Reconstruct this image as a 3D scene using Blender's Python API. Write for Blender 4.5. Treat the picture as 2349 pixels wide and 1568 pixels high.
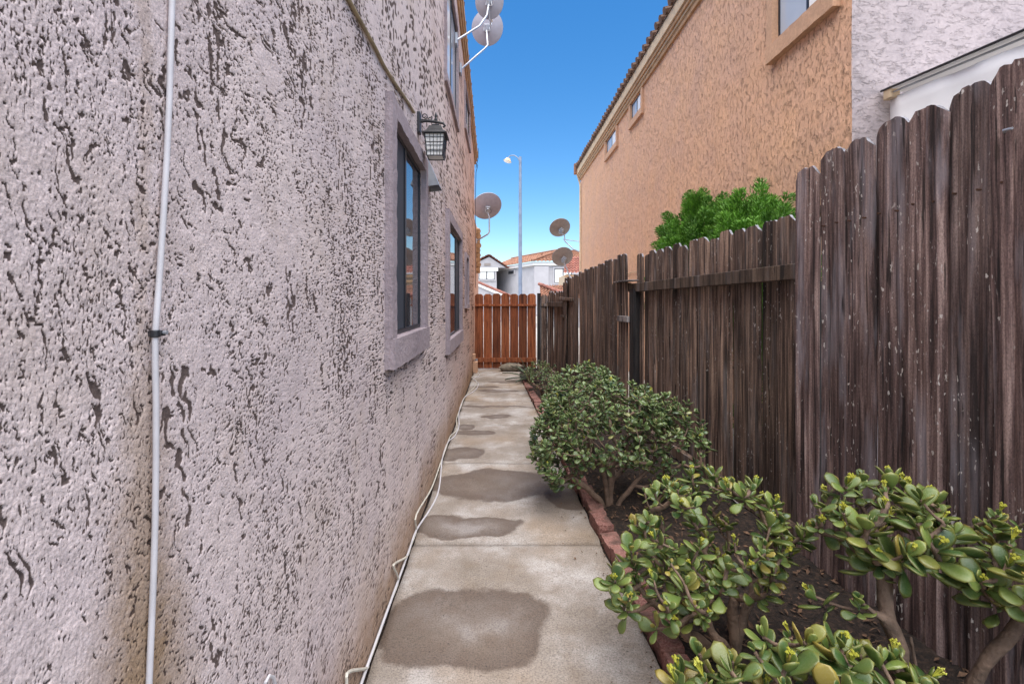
import bpy, math, random
import numpy as np
from mathutils import Vector, Matrix, Euler
R = math.radians
for o in list(bpy.data.objects): bpy.data.objects.remove(o)
sc = bpy.context.scene
C = sc.collection
# ------------------------------------------------------------------ camera, sky, sun, exposure
CAMZ = 1.3
cam_d = bpy.data.cameras.new('camera'); cam = bpy.data.objects.new('camera', cam_d); C.objects.link(cam)
cam.location = (0, 0, CAMZ); cam.rotation_euler = (R(90), 0, 0)
cam_d.sensor_width = 36; cam_d.lens = 16; cam_d.shift_x = .0126; cam_d.shift_y = -.040
cam_d.clip_start = .02; cam_d.clip_end = 3000
sc.camera = cam
SUN_EL, SUN_AZ = R(74), R(186)          # azimuth clockwise from +Y
w = bpy.data.worlds.new('World'); sc.world = w; w.use_nodes = True
wn = w.node_tree.nodes; wl = w.node_tree.links
bg = wn['Background']
sky = wn.new('ShaderNodeTexSky'); sky.sky_type = 'NISHITA'; sky.sun_disc = False
sky.sun_elevation = SUN_EL; sky.sun_rotation = SUN_AZ; sky.air_density = 1.0; sky.dust_density = .3; sky.ozone_density = 1.5
hs = wn.new('ShaderNodeHueSaturation'); hs.inputs['Saturation'].default_value = 1.38
wl.new(sky.outputs[0], hs.inputs['Color']); wl.new(hs.outputs[0], bg.inputs[0]); bg.inputs[1].default_value = .10
sun_d = bpy.data.lights.new('sun', 'SUN'); sun_d.energy = 4.4; sun_d.angle = R(88); sun_d.color = (1, .93, .84)
sun = bpy.data.objects.new('sun', sun_d); C.objects.link(sun)
sd = Vector((math.sin(SUN_AZ)*math.cos(SUN_EL), math.cos(SUN_AZ)*math.cos(SUN_EL), math.sin(SUN_EL)))
sun.rotation_euler = sd.to_track_quat('Z', 'Y').to_euler()
sc.view_settings.view_transform = 'Standard'; sc.view_settings.look = 'None'
sc.view_settings.exposure = 1.15; sc.view_settings.gamma = 1
sc.render.engine = 'CYCLES'

# ------------------------------------------------------------------ helpers
def lerp(a, b, t): return a + (b-a)*t
def sst(a, b, x):
    t = np.clip((x-a)/(b-a), 0, 1); return t*t*(3-2*t)
_perm = np.random.RandomState(7).permutation(4096)
_ang = np.random.RandomState(8).rand(4096)*2*np.pi
_gx, _gy = np.cos(_ang), np.sin(_ang)
def perlin(x, y, s=0):
    x = np.asarray(x, float); y = np.asarray(y, float)
    xi = np.floor(x).astype(int); yi = np.floor(y).astype(int); xf = x-xi; yf = y-yi
    u = xf*xf*xf*(xf*(xf*6-15)+10); v = yf*yf*yf*(yf*(yf*6-15)+10)
    def g(ix, iy, fx, fy):
        h = _perm[(_perm[(ix+s*131) & 4095]+iy+s*17) & 4095]
        return _gx[h]*fx+_gy[h]*fy
    return lerp(lerp(g(xi, yi, xf, yf), g(xi+1, yi, xf-1, yf), u), lerp(g(xi, yi+1, xf, yf-1), g(xi+1, yi+1, xf-1, yf-1), u), v)*1.5

def node_mat(name, rough=.8):
    m = bpy.data.materials.new(name); m.use_nodes = True
    nt = m.node_tree; b = nt.nodes['Principled BSDF']; b.inputs['Roughness'].default_value = rough
    return m, nt, b
class NT:
    def __init__(s, nt): s.nt = nt
    def n(s, t, ins=None, **kw):
        nd = s.nt.nodes.new(t)
        for k, v in kw.items(): setattr(nd, k, v)
        for k, v in (ins or {}).items(): s.set(nd.inputs[k], v)
        return nd
    def set(s, inp, v):
        if isinstance(v, bpy.types.NodeSocket): s.nt.links.new(v, inp)
        elif isinstance(v, bpy.types.Node): s.nt.links.new(v.outputs[0], inp)
        else: inp.default_value = v
    def coord(s, k='Object'): return s.n('ShaderNodeTexCoord').outputs[k]
    def map(s, v, sc=(1, 1, 1), loc=(0, 0, 0)): return s.n('ShaderNodeMapping', {'Vector': v, 'Scale': sc, 'Location': loc})
    def noise(s, v, scale=5, detail=4, rough=.55, dist=0): return s.n('ShaderNodeTexNoise', {'Vector': v, 'Scale': scale, 'Detail': detail, 'Roughness': rough, 'Distortion': dist}).outputs[0]
    def ramp(s, f, stops):
        r = s.n('ShaderNodeValToRGB', {0: f}); e = r.color_ramp.elements
        while len(e) < len(stops): e.new(.5)
        for i, (p, c) in enumerate(stops):
            e[i].position = p; e[i].color = (c, c, c, 1) if not hasattr(c, '__len__') else (*c, 1)
        return r.outputs[0]
    def mix(s, f, a, b, mode='MIX'):
        m = s.n('ShaderNodeMix', data_type='RGBA', blend_type=mode)
        s.set(m.inputs[0], f)
        for k, v in ((6, a), (7, b)):
            if isinstance(v, tuple) and len(v) == 3: v = (*v, 1)
            s.set(m.inputs[k], v)
        return m.outputs[2]
    def math(s, op, a, b=0., c=0.): return s.n('ShaderNodeMath', {0: a, 1: b, 2: c}, operation=op).outputs[0]
    def vm(s, op, a, b=None):
        nd = s.n('ShaderNodeVectorMath', {0: a}, operation=op)
        if b is not None: s.set(nd.inputs[1], b)
        return nd
    def bump(s, h, st=.5, d=.01, nrm=None):
        i = {'Height': h, 'Strength': st, 'Distance': d}
        b = s.n('ShaderNodeBump', i)
        if nrm is not None: s.set(b.inputs['Normal'], nrm)
        return b.outputs[0]
    def attr(s, name): return s.n('ShaderNodeAttribute', attribute_name=name).outputs['Fac']

def plain(name, col, rough=.6, metal=0., var=.12, scale=12., bump=.0, bscale=60):
    m, nt, b = node_mat(name, rough); q = NT(nt); v = q.coord('Object')
    f = q.noise(v, scale, 5)
    c = q.mix(q.ramp(f, [(.3, 0), (.7, 1)]), tuple(x*(1-var) for x in col), tuple(min(1, x*(1+var)) for x in col))
    q.set(b.inputs['Base Color'], c); b.inputs['Metallic'].default_value = metal
    if bump: q.set(b.inputs['Normal'], q.bump(q.noise(v, bscale, 4), bump, .01))
    return m

def mesh(name, verts, faces, mat=None, smooth=False):
    me = bpy.data.meshes.new(name); me.from_pydata([tuple(v) for v in verts], [], faces); me.update()
    if mat: me.materials.append(mat)
    if smooth: me.polygons.foreach_set('use_smooth', [True]*len(me.polygons))
    return me
def obj(name, me, parent=None, label=None, cat=None, group=None, kind=None, mw=None):
    o = bpy.data.objects.new(name, me); C.objects.link(o)
    if parent is not None: o.parent = parent
    if mw is not None: o.matrix_world = mw if parent is None else mw
    tag(o, label, cat, group, kind); return o
def tag(o, label=None, cat=None, group=None, kind=None):
    if label: o['label'] = label
    if cat: o['category'] = cat
    if group: o['group'] = group
    if kind: o['kind'] = kind
def thing(name, label, cat, loc=(0, 0, 0), group=None):
    o = bpy.data.objects.new(name, None); C.objects.link(o); o.location = loc; o.empty_display_size = .1
    tag(o, label, cat, group); return o
class MB:
    """collects shapes in world space; build() re-bases them on the parent's origin"""
    def __init__(s): s.v = []; s.f = []
    def add(s, vs, fs):
        n = len(s.v); s.v += [Vector(v) for v in vs]; s.f += [tuple(i+n for i in f) for f in fs]; return s
    def box(s, lo, hi, M=None):
        x0, y0, z0 = lo; x1, y1, z1 = hi
        vs = [Vector(p) for p in ((x0, y0, z0), (x1, y0, z0), (x1, y1, z0), (x0, y1, z0), (x0, y0, z1), (x1, y0, z1), (x1, y1, z1), (x0, y1, z1))]
        if M: vs = [M @ v for v in vs]
        return s.add(vs, [(0, 3, 2, 1), (4, 5, 6, 7), (0, 1, 5, 4), (1, 2, 6, 5), (2, 3, 7, 6), (3, 0, 4, 7)])
    def quadbox(s, p, q, n):      # prism: polygon p extruded by vector n
        k = len(p); vs = [Vector(a) for a in p]+[Vector(a)+Vector(n) for a in p]
        fs = [tuple(range(k))[::-1], tuple(range(k, 2*k))]+[(i, (i+1) % k, (i+1) % k+k, i+k) for i in range(k)]
        return s.add(vs, fs)
    def tube(s, pts, r, sides=8, caps=True):
        pts = [Vector(p) for p in pts]; n = len(pts)
        rs = r if hasattr(r, '__len__') else [r]*n
        vs = []; up = Vector((.13, .31, .94)).normalized()
        a = None
        for i, p in enumerate(pts):
            d = (pts[min(i+1, n-1)]-pts[max(i-1, 0)])
            if d.length < 1e-9: d = Vector((0, 0, 1))
            d.normalize()
            if a is None:
                a = d.orthogonal().normalized()
            else:
                a = (a-d*a.dot(d))
                a = a.normalized() if a.length > 1e-6 else d.orthogonal().normalized()
            b = d.cross(a)
            for k in range(sides):
                t = 2*math.pi*k/sides; vs.append(p+(a*math.cos(t)+b*math.sin(t))*rs[i])
        fs = [(i*sides+k, i*sides+(k+1) % sides, (i+1)*sides+(k+1) % sides, (i+1)*sides+k) for i in range(n-1) for k in range(sides)]
        if caps: fs += [tuple(range(sides))[::-1], tuple((n-1)*sides+k for k in range(sides))]
        return s.add(vs, fs)
    def lathe(s, prof, M=None, seg=16, sx=1, sy=1):
        vs = []
        for r, z in prof:
            for k in range(seg):
                t = 2*math.pi*k/seg; vs.append(Vector((r*math.cos(t)*sx, r*math.sin(t)*sy, z)))
        if M: vs = [M @ v for v in vs]
        n = len(prof)
        fs = [(i*seg+k, i*seg+(k+1) % seg, (i+1)*seg+(k+1) % seg, (i+1)*seg+k) for i in range(n-1) for k in range(seg)]
        fs += [tuple(range(seg))[::-1], tuple((n-1)*seg+k for k in range(seg))]
        return s.add(vs, fs)
    def build(s, name, mat, parent=None, smooth=False, bevel=0, **kw):
        off = Vector((0, 0, 0))
        if parent is not None:
            q = parent
            while q is not None: off += Vector(q.location); q = q.parent
        o = obj(name, mesh(name, [v-off for v in s.v], s.f, mat, smooth), parent, **kw)
        if smooth and hasattr(o.data, 'set_sharp_from_angle'): o.data.set_sharp_from_angle(angle=R(40))
        if bevel:
            m = o.modifiers.new('bevel', 'BEVEL'); m.width = bevel; m.segments = 2; m.limit_method = 'ANGLE'
        return o
def grid_mesh(name, P, keep, mat, attrs=None, smooth=True, flip=False):
    n, m = P.shape[:2]
    idx = np.arange(n*m).reshape(n, m)
    q = np.stack([idx[:-1, :-1], idx[1:, :-1], idx[1:, 1:], idx[:-1, 1:]], -1)
    if flip: q = q[..., ::-1]
    q = q[keep] if keep is not None else q.reshape(-1, 4)
    nf = len(q)
    me = bpy.data.meshes.new(name); me.vertices.add(n*m); me.vertices.foreach_set('co', P.reshape(-1).astype(np.float32))
    me.loops.add(nf*4); me.loops.foreach_set('vertex_index', q.reshape(-1).astype(np.int32))
    me.polygons.add(nf); me.polygons.foreach_set('loop_start', np.arange(0, nf*4, 4, dtype=np.int32))
    me.polygons.foreach_set('loop_total', np.full(nf, 4, np.int32))
    me.update(calc_edges=True); me.validate()
    if smooth: me.polygons.foreach_set('use_smooth', np.ones(len(me.polygons), bool))
    for k, a in (attrs or {}).items():
        at = me.attributes.new(k, 'FLOAT', 'POINT'); at.data.foreach_set('value', a.reshape(-1).astype(np.float32))
    me.materials.append(mat); return me
rnd = random.Random(3)
# surveyed positions: the photo is read on a 2349 px wide grid, vanishing point (1145,690), focal 1044
def at(u, v, y): return Vector(((u-1145)/1044*y, y, CAMZ-(v-690)/1044*y))
def gp(u, v, z=0.):
    y = 1044*(CAMZ-z)/(v-690); return at(u, v, y)
LW = -.48
def wp(u, v, off=0.):
    y = 1044*(LW+off)/(u-1145); return at(u, v, y)

# ------------------------------------------------------------------ materials
def stucco(name, colA, colB, warm=None, stain=None, pitcol=.45, bscale=260, bstr=.5, bdist=.004, relief=0, crease=None, crs=.8, grain=False):
    m, nt, b = node_mat(name, .95); q = NT(nt); v = q.coord('Object'); b.inputs['Specular IOR Level'].default_value = .15
    big = q.ramp(q.noise(v, 2.2, 5, .6), [(.35, 0), (.65, 1)])
    c = q.mix(big, colA, colB)
    fine = q.ramp(q.noise(v, 45, 3, .6), [(.25, .82), (.75, 1.08)])
    c = q.mix(1., c, fine, 'MULTIPLY')
    sep = q.n('ShaderNodeSeparateXYZ', {0: v})
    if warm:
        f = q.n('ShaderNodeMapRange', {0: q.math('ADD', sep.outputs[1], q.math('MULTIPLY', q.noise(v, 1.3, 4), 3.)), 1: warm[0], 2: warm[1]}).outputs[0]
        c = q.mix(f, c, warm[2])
    if stain:
        # rising damp and rust-coloured splash at the foot of the wall
        h = q.math('ADD', sep.outputs[2], q.math('MULTIPLY', q.noise(v, 5., 5, .65), -.42))
        f = q.n('ShaderNodeMapRange', {0: h, 1: .16, 2: -.14}).outputs[0]
        c = q.mix(q.math('MULTIPLY', f, .75), c, stain)
        # ochre run-off where the cable leads down the wall
        d = q.math('ABSOLUTE', q.math('SUBTRACT', sep.outputs[1], .615))
        dz = q.n('ShaderNodeMapRange', {0: sep.outputs[2], 1: 1.3, 2: .75, 3: 0., 4: 1.}).outputs[0]
        wd = q.math('ADD', q.math('MULTIPLY', dz, .10), .014)
        g = q.n('ShaderNodeMapRange', {0: q.math('DIVIDE', q.math('ADD', d, q.math('MULTIPLY', q.math('SUBTRACT', q.noise(v, 26, 4, .7), .5), .09)), wd), 1: 1.1, 2: .2}).outputs[0]
        c = q.mix(q.math('MULTIPLY', g, q.math('ADD', q.math('MULTIPLY', dz, .62), .25)), c, (.27, .165, .065))
        g2 = q.ramp(q.noise(v, 9, 5, .7), [(.66, 0), (.8, 1)])
        c = q.mix(q.math('MULTIPLY', g2, .4), c, (.36, .24, .13))
    # crevice shade put into the colour of the render's pits, with some grime
    if grain:
        c = q.mix(1., c, q.ramp(q.noise(v, 330, 3, .7), [(.32, .62), (.5, 1.), (.7, 1.16)]), 'MULTIPLY')
        c = q.mix(q.ramp(q.noise(v, 3.4, 5, .7), [(.52, 0), (.72, .55)]), c, (.50, .40, .34))
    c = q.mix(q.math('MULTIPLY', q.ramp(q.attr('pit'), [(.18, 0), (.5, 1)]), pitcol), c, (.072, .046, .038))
    q.set(b.inputs['Base Color'], c)
    hh = q.noise(v, bscale, 4, .65)
    nrm = q.bump(hh, bstr, bdist)
    if crease:
        n = q.noise(q.map(v, crease), 27, 6, .66, .6)
        stp = q.ramp(n, [(.38, 0), (.46, 1)])
        eg = q.math('MULTIPLY', q.ramp(n, [(.37, 0), (.395, 1), (.42, 0)]), q.ramp(q.noise(v, 5, 4, .7), [(.42, 0), (.62, 1)]))
        c = q.mix(q.math('MULTIPLY', eg, .38*crs), c, tuple(x*.25 for x in colB)); q.set(b.inputs['Base Color'], c)  # crease shadows and grime drawn into the colour as thin dark lines
        nrm = q.bump(q.noise(q.map(v, crease), 10, 5, .65, .8), crs*.7, .022, nrm)
        nrm = q.bump(stp, crs, .008, nrm)
        c = q.mix(1., c, q.ramp(q.noise(q.map(v, crease), 15, 8, .8, .4), [(.34, .66), (.47, .98), (.7, 1.1)]), 'MULTIPLY')
        c = q.mix(q.ramp(q.noise(q.map(v, (1, 1, .35)), 3.2, 5, .65), [(.48, 0), (.7, .45)]), c, tuple(x*.82 for x in colB)); q.set(b.inputs['Base Color'], c)
    if relief: nrm = q.bump(q.noise(q.map(v, (1, 1, .55)), 60, 3, .6, .6), .6, relief, nrm)
    q.set(b.inputs['Normal'], nrm); return m
M = {}
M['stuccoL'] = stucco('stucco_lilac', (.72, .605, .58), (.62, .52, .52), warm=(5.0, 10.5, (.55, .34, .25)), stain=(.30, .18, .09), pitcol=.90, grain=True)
M['stuccoR'] = stucco('stucco_peach', (.74, .44, .275), (.67, .41, .285), pitcol=.0, bscale=120, bstr=.4, crease=(1, 1.1, .6), crs=1.)
M['stuccoW'] = stucco('stucco_gable_lit', (.40, .345, .35), (.345, .30, .31), pitcol=.0, bscale=120, bstr=.4, crease=(.5, .6, 1), crs=.75)  # gable of the peach house; its paler lighting is put into the colour
M['stuccoTrim'] = stucco('stucco_trim', (.40, .335, .355), (.32, .265, .285), bscale=70, bstr=.8, bdist=.008, relief=.008)
M['stuccoTrimR'] = stucco('stucco_trim_peach', (.60, .37, .24), (.52, .325, .215), bscale=60, bstr=.7, relief=.008)
M['mould'] = plain('moulding_ochre', (.42, .25, .13), .8, var=.25, bump=.3)
M['fascia'] = plain('fascia_cream', (.55, .42, .28), .8, var=.15, bump=.2)
M['tile'] = plain('roof_tile', (.26, .125, .075), .85, var=.45, scale=5, bump=.3)
M['tile_old'] = plain('roof_tile_lichen', (.15, .085, .055), .9, var=.5, scale=9, bump=.4)
M['tile_red'] = plain('roof_tile_red', (.27, .105, .075), .8, var=.4, scale=3, bump=.3)
M['pale'] = plain('render_white', (.44, .425, .44), .9, var=.08, scale=1.5)
M['white'] = plain('white_paint', (.75, .74, .72), .55, var=.04)
M['black'] = plain('black_iron', (.018, .018, .022), .42, var=.3, bump=.15, bscale=150)
M['frame'] = plain('dark_bronze_frame', (.03, .032, .04), .4, metal=.3)
M['cable'] = plain('white_cable', (.56, .54, .56), .5, var=.12)
M['cable_old'] = plain('dirty_cable', (.55, .52, .45), .6, var=.2, scale=30)
M['wire'] = plain('tan_wire', (.30, .23, .13), .6, var=.25, scale=20)
M['galv'] = plain('galvanised', (.42, .44, .48), .42, metal=.5, var=.2, scale=9)
M['dish'] = plain('dish_grey', (.34, .33, .38), .5, var=.08)
M['dishT'] = plain('dish_taupe', (.27, .23, .21), .55, var=.12)
M['pole'] = plain('lamp_pole_steel', (.22, .26, .34), .5, metal=.3, var=.2, scale=3)
M['tarp'] = plain('white_tarpaulin', (.90, .90, .92), .7, var=.04, scale=3, bump=.15, bscale=8)
M['rust'] = plain('rusty_nail', (.09, .045, .03), .8, metal=.3, var=.3)
M['rock'] = plain('rock', (.20, .17, .13), .95, var=.5, scale=14, bump=.6, bscale=30)
M['slat_dark'] = plain('black_plastic', (.02, .02, .022), .5)
def glass(name, base, rough=.04, ior=1.6):
    m, nt, b = node_mat(name, rough); q = NT(nt)
    v = q.coord('Object')
    q.set(b.inputs['Base Color'], q.mix(q.noise(v, 3, 2), tuple(x*.9 for x in base), tuple(min(1, x*1.1) for x in base)))
    b.inputs['IOR'].default_value = ior
    q.set(b.inputs['Normal'], q.bump(q.noise(v, 2.5, 2), .03, .02)); return m
M['glassD'] = glass('window_glass', (.03, .035, .045), .03, 2.2)
M['glassB'] = glass('window_glass_blinds', (.82, .82, .80), .08, 1.3)
M['glassC'] = glass('window_glass_curtain', (.42, .47, .54), .08, 1.35)
m, nt, b = node_mat('insect_screen', .75); q = NT(nt); v = q.coord('Object')
q.set(b.inputs['Base Color'], q.mix(q.noise(q.map(v, (1, 8, 1)), 6, 3), (.022, .028, .042), (.045, .055, .075))); M['screen'] = m
m, nt, b = node_mat('lantern_glass', .25); q = NT(nt)
b.inputs['Base Color'].default_value = (.92, .91, .88, 1); b.inputs['Transmission Weight'].default_value = .15; b.inputs['IOR'].default_value = 1.2; M['lglass'] = m

def wood(name, dark, mid, light, flecks=.0, rough=.85, streak=1., grey=(.27, .25, .26)):
    m, nt, b = node_mat(name, rough); q = NT(nt)
    oi = q.n('ShaderNodeObjectInfo').outputs['Random']
    off = q.n('ShaderNodeCombineXYZ', {0: q.math('MULTIPLY', oi, 37.), 1: q.math('MULTIPLY', oi, 11.), 2: q.math('MULTIPLY', oi, 71.)})
    v = q.vm('ADD', q.coord('Object'), off).outputs[0]
    g1 = q.noise(q.map(v, (1, .6, .03)), 170, 8, .72)
    g2 = q.noise(q.map(v, (1, .6, .03)), 38, 5, .6, .4)
    g3 = q.noise(q.map(v, (1, 1, .25)), 7, 4, .6)
    gg = q.math('ADD', q.math('MULTIPLY', g1, .30), q.math('MULTIPLY', g2, .70))
    c = q.ramp(gg, [(.40, dark), (.49, mid), (.59, light)])
    c = q.mix(1., c, q.ramp(q.noise(q.map(v, (1, 1, .45)), 260, 3, .6), [(.3, .62), (.5, 1.), (.7, 1.3)]), 'MULTIPLY')
    crk = q.ramp(q.noise(q.map(v, (1, .5, .035)), 62, 3, .5, .5), [(.335, 1), (.365, 0)])
    c = q.mix(q.ramp(g3, [(.42, 0), (.68, .75)]), c, q.mix(1., c, (.42, .37, .36), 'MULTIPLY'))
    gr = q.ramp(q.noise(q.map(v, (1, 1, .12)), 13, 4, .6), [(.52, 0), (.70, .7)])
    c = q.mix(gr, c, q.mix(g1, tuple(x*.45 for x in grey), grey))
    tone = q.math('MULTIPLY_ADD', oi, .8, .6)
    c = q.mix(1., c, q.n('ShaderNodeCombineXYZ', {0: tone, 1: tone, 2: tone}).outputs[0], 'MULTIPLY')
    c = q.mix(q.math('MULTIPLY', crk, .85), c, tuple(x*.35 for x in dark))
    # knots
    vo = q.n('ShaderNodeTexVoronoi', {'Vector': q.map(v, (1, .3, .22)), 'Scale': 9., 'Randomness': 1.}).outputs['Distance']
    kn = q.ramp(vo, [(.05, 1), (.11, 0)])
    c = q.mix(q.math('MULTIPLY', kn, .7), c, (.045, .028, .02))
    if flecks:
        f = q.noise(q.map(v, (1, 1, .34)), 95, 2, .5, .15); fm = q.ramp(q.noise(q.map(v, (1, 1, .3)), 11, 2), [(.48, 0), (.6, 1)])
        ff = q.math('MULTIPLY', q.ramp(f, [(.655, 0), (.675, 1)]), fm)
        c = q.mix(q.math('MULTIPLY', ff, flecks), c, (.62, .58, .54))
    q.set(b.inputs['Base Color'], c)
    hgt = q.math('SUBTRACT', q.math('SUBTRACT', gg, q.math('MULTIPLY', kn, .15)), q.math('MULTIPLY', crk, .35))
    q.set(b.inputs['Normal'], q.bump(hgt, .8, .006)); return m
M['woodA'] = wood('weathered_fence_wood', (.034, .021, .020), (.135, .086, .079), (.33, .24, .215), flecks=.9, grey=(.34, .31, .345))
M['woodB'] = wood('weathered_fence_wood_brown', (.020, .013, .011), (.105, .067, .052), (.32, .22, .165), flecks=.5, grey=(.26, .23, .225))
M['endgrain'] = plain('sawn_end_grain', (.20, .20, .225), .9, var=.5, scale=60, bump=.4)
M['woodRail'] = wood('fence_rail_wood', (.035, .022, .016), (.10, .065, .045), (.20, .14, .10))
M['woodPost'] = wood('blackened_post_wood', (.008, .007, .008), (.018, .015, .016), (.045, .038, .036), grey=(.05, .047, .05))
M['woodGrey'] = wood('grey_scrap_wood', (.09, .08, .08), (.20, .18, .18), (.42, .38, .36))
M['gate'] = wood('redwood_stain', (.15, .040, .014), (.27, .075, .026), (.37, .125, .048), grey=(.34, .12, .05))

# concrete path with damp patches
m, nt, b = node_mat('path_concrete', .85); q = NT(nt); v = q.coord('Object')
dn = q.n('ShaderNodeTexNoise', {'Vector': v, 'Scale': 3.2, 'Detail': 3., 'Roughness': .5}).outputs[1]
pv = q.vm('ADD', v, q.vm('MULTIPLY', q.vm('SUBTRACT', dn, (.5, .5, .5)).outputs[0], (.32, .30, 0)).outputs[0]).outputs[0]
wet = None; rim = None
PATCH = [(-.13, 1.83, .36, .235), (-.24, 2.62, .37, .13), (-.05, 3.24, .46, .27), (-.33, 3.9, .23, .14), (-.27, 4.48, .21, .10), (-.02, 5.12, .16, .10),
         (-.35, 4.72, .1, .12), (.0, 6.6, .3, .09), (.1, 7.3, .3, .08), (-.2, 6.9, .2, .1), (.5, 3.05, .2, .22), (-.05, 5.62, .5, .05)]
for cx, cy, rx, ry in PATCH:
    r = q.vm('LENGTH', q.vm('MULTIPLY', q.vm('SUBTRACT', pv, (cx, cy, 0)).outputs[0], (1/rx, 1/ry, 0)).outputs[0]).outputs['Value']
    wet = r if wet is None else q.math('MINIMUM', wet, r)
n1 = q.noise(v, 2.6, 6, .6); n2 = q.noise(v, 9, 5, .65); n3 = q.noise(v, 160, 3, .7); n4 = q.noise(v, 420, 2, .5)
wet = q.math('ADD', wet, q.math('MULTIPLY', q.math('SUBTRACT', q.noise(v, 34, 4, .7), .5), .16))
wm = q.n('ShaderNodeMapRange', {0: wet, 1: 1.06, 2: .93}, interpolation_type='SMOOTHSTEP').outputs[0]
inner = q.n('ShaderNodeMapRange', {0: q.math('ADD', wet, q.math('MULTIPLY', q.math('SUBTRACT', n2, .5), 1.5)), 1: .1, 2: .95, 3: .55, 4: 1.}).outputs[0]
c = q.ramp(n1, [(.3, (.20, .165, .13)), (.5, (.30, .262, .228)), (.66, (.46, .435, .415))])
c = q.mix(q.ramp(n2, [(.5, 0), (.75, .5)]), c, (.20, .145, .10))
c = q.mix(q.ramp(q.noise(v, 1.1, 4), [(.5, 0), (.68, .45)]), c, (.36, .25, .15))
wetc = q.mix(n2, (.075, .052, .038), (.155, .115, .088))
c = q.mix(q.math('MULTIPLY', q.math('MULTIPLY', wm, inner), .93), c, wetc)
c = q.mix(1., c, q.ramp(n3, [(.28, .48), (.5, 1.), (.72, 1.36)]), 'MULTIPLY')
spk = q.ramp(q.noise(v, 75, 2, .4), [(.24, 1), (.29, 0)])
c = q.mix(q.math('MULTIPLY', spk, .8), c, (.04, .03, .025))
q.set(b.inputs['Base Color'], c)
q.set(b.inputs['Roughness'], q.math('SUBTRACT', .88, q.math('MULTIPLY', wm, .28)))
q.set(b.inputs['Normal'], q.bump(q.math('ADD', q.math('MULTIPLY', n3, .6), n2), .45, .006)); M['concrete'] = m

m, nt, b = node_mat('dark_soil', .95); q = NT(nt); v = q.coord('Object')
c = q.ramp(q.noise(v, 38, 5, .7), [(.3, (.006, .004, .003)), (.5, (.022, .014, .010)), (.72, (.075, .045, .03))])
q.set(b.inputs['Base Color'], c); q.set(b.inputs['Normal'], q.bump(q.noise(v, 60, 4), .9, .02)); M['soil'] = m
m, nt, b = node_mat('pavement_grey', .9); q = NT(nt); v = q.coord('Object')
q.set(b.inputs['Base Color'], q.ramp(q.noise(v, 1.2, 6, .6), [(.3, (.30, .28, .25)), (.7, (.44, .41, .37))])); M['ground'] = m
m, nt, b = node_mat('red_brick', .9); q = NT(nt); v = q.coord('Object')
oi = q.n('ShaderNodeObjectInfo').outputs['Random']
vv = q.vm('ADD', v, q.n('ShaderNodeCombineXYZ', {0: q.math('MULTIPLY', oi, 20.)})).outputs[0]
c = q.mix(oi, (.19, .07, .058), (.27, .12, .10))
c = q.mix(q.ramp(q.noise(vv, 120, 4, .7), [(.4, 0), (.7, .8)]), c, (.42, .25, .21))
c = q.mix(q.ramp(q.noise(vv, 14, 5, .6), [(.45, 0), (.7, .85)]), c, (.055, .038, .03))
q.set(b.inputs['Base Color'], c); q.set(b.inputs['Normal'], q.bump(q.noise(vv, 90, 4), .8, .008)); M['brick'] = m
M['chips'] = plain('bark_chips', (.13, .075, .045), .9, var=.7, scale=40)

def leafmat(name, dark, light, edge, rough=.30, vary=1.):
    m, nt, b = node_mat(name, rough); q = NT(nt); v = q.coord('Object')
    oi = q.n('ShaderNodeObjectInfo').outputs['Random']
    rr = q.math('FRACT', q.math('ADD', oi, q.attr('rnd')))
    c = q.mix(rr, dark, light)
    c = q.mix(q.ramp(q.math('FRACT', q.math('MULTIPLY', rr, 7.13)), [(.88, 0), (.98, .8)]), c, edge)
    c = q.mix(q.math('MULTIPLY', q.attr('edge'), .42), c, edge)
    tb = q.noise(v, 25, 3, .6)
    c = q.mix(q.ramp(tb, [(.45, 0), (.85, .35)]), c, q.mix(.5, c, (.42, .44, .34)))
    q.set(b.inputs['Base Color'], c); b.inputs['Specular IOR Level'].default_value = .6
    b.inputs['Subsurface Weight'].default_value = 0.
    q.set(b.inputs['Normal'], q.bump(q.noise(v, 90, 3), .25, .003)); return m
M['jade'] = leafmat('jade_leaf', (.026, .078, .016), (.165, .235, .052), (.32, .24, .045))
M['jade_dark'] = leafmat('jade_leaf_dark', (.018, .058, .018), (.15, .225, .072), (.24, .24, .07))
M['jade_wood'] = plain('jade_stem', (.17, .115, .082), .85, var=.45, scale=22, bump=.6, bscale=90)
M['bud'] = plain('jade_flower_bud', (.42, .42, .05), .6, var=.25, scale=60)
M['agave'] = leafmat('agave_leaf', (.03, .055, .03), (.08, .11, .06), (.16, .15, .07))
m, nt, b = node_mat('conifer_foliage', .6); q = NT(nt)
c = q.mix(q.attr('rnd'), (.020, .095, .006), (.125, .33, .018))
c = q.mix(q.math('MULTIPLY', q.attr('edge'), .5), c, (.17, .33, .04))
q.set(b.inputs['Base Color'], c); M['conifer'] = m

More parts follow.
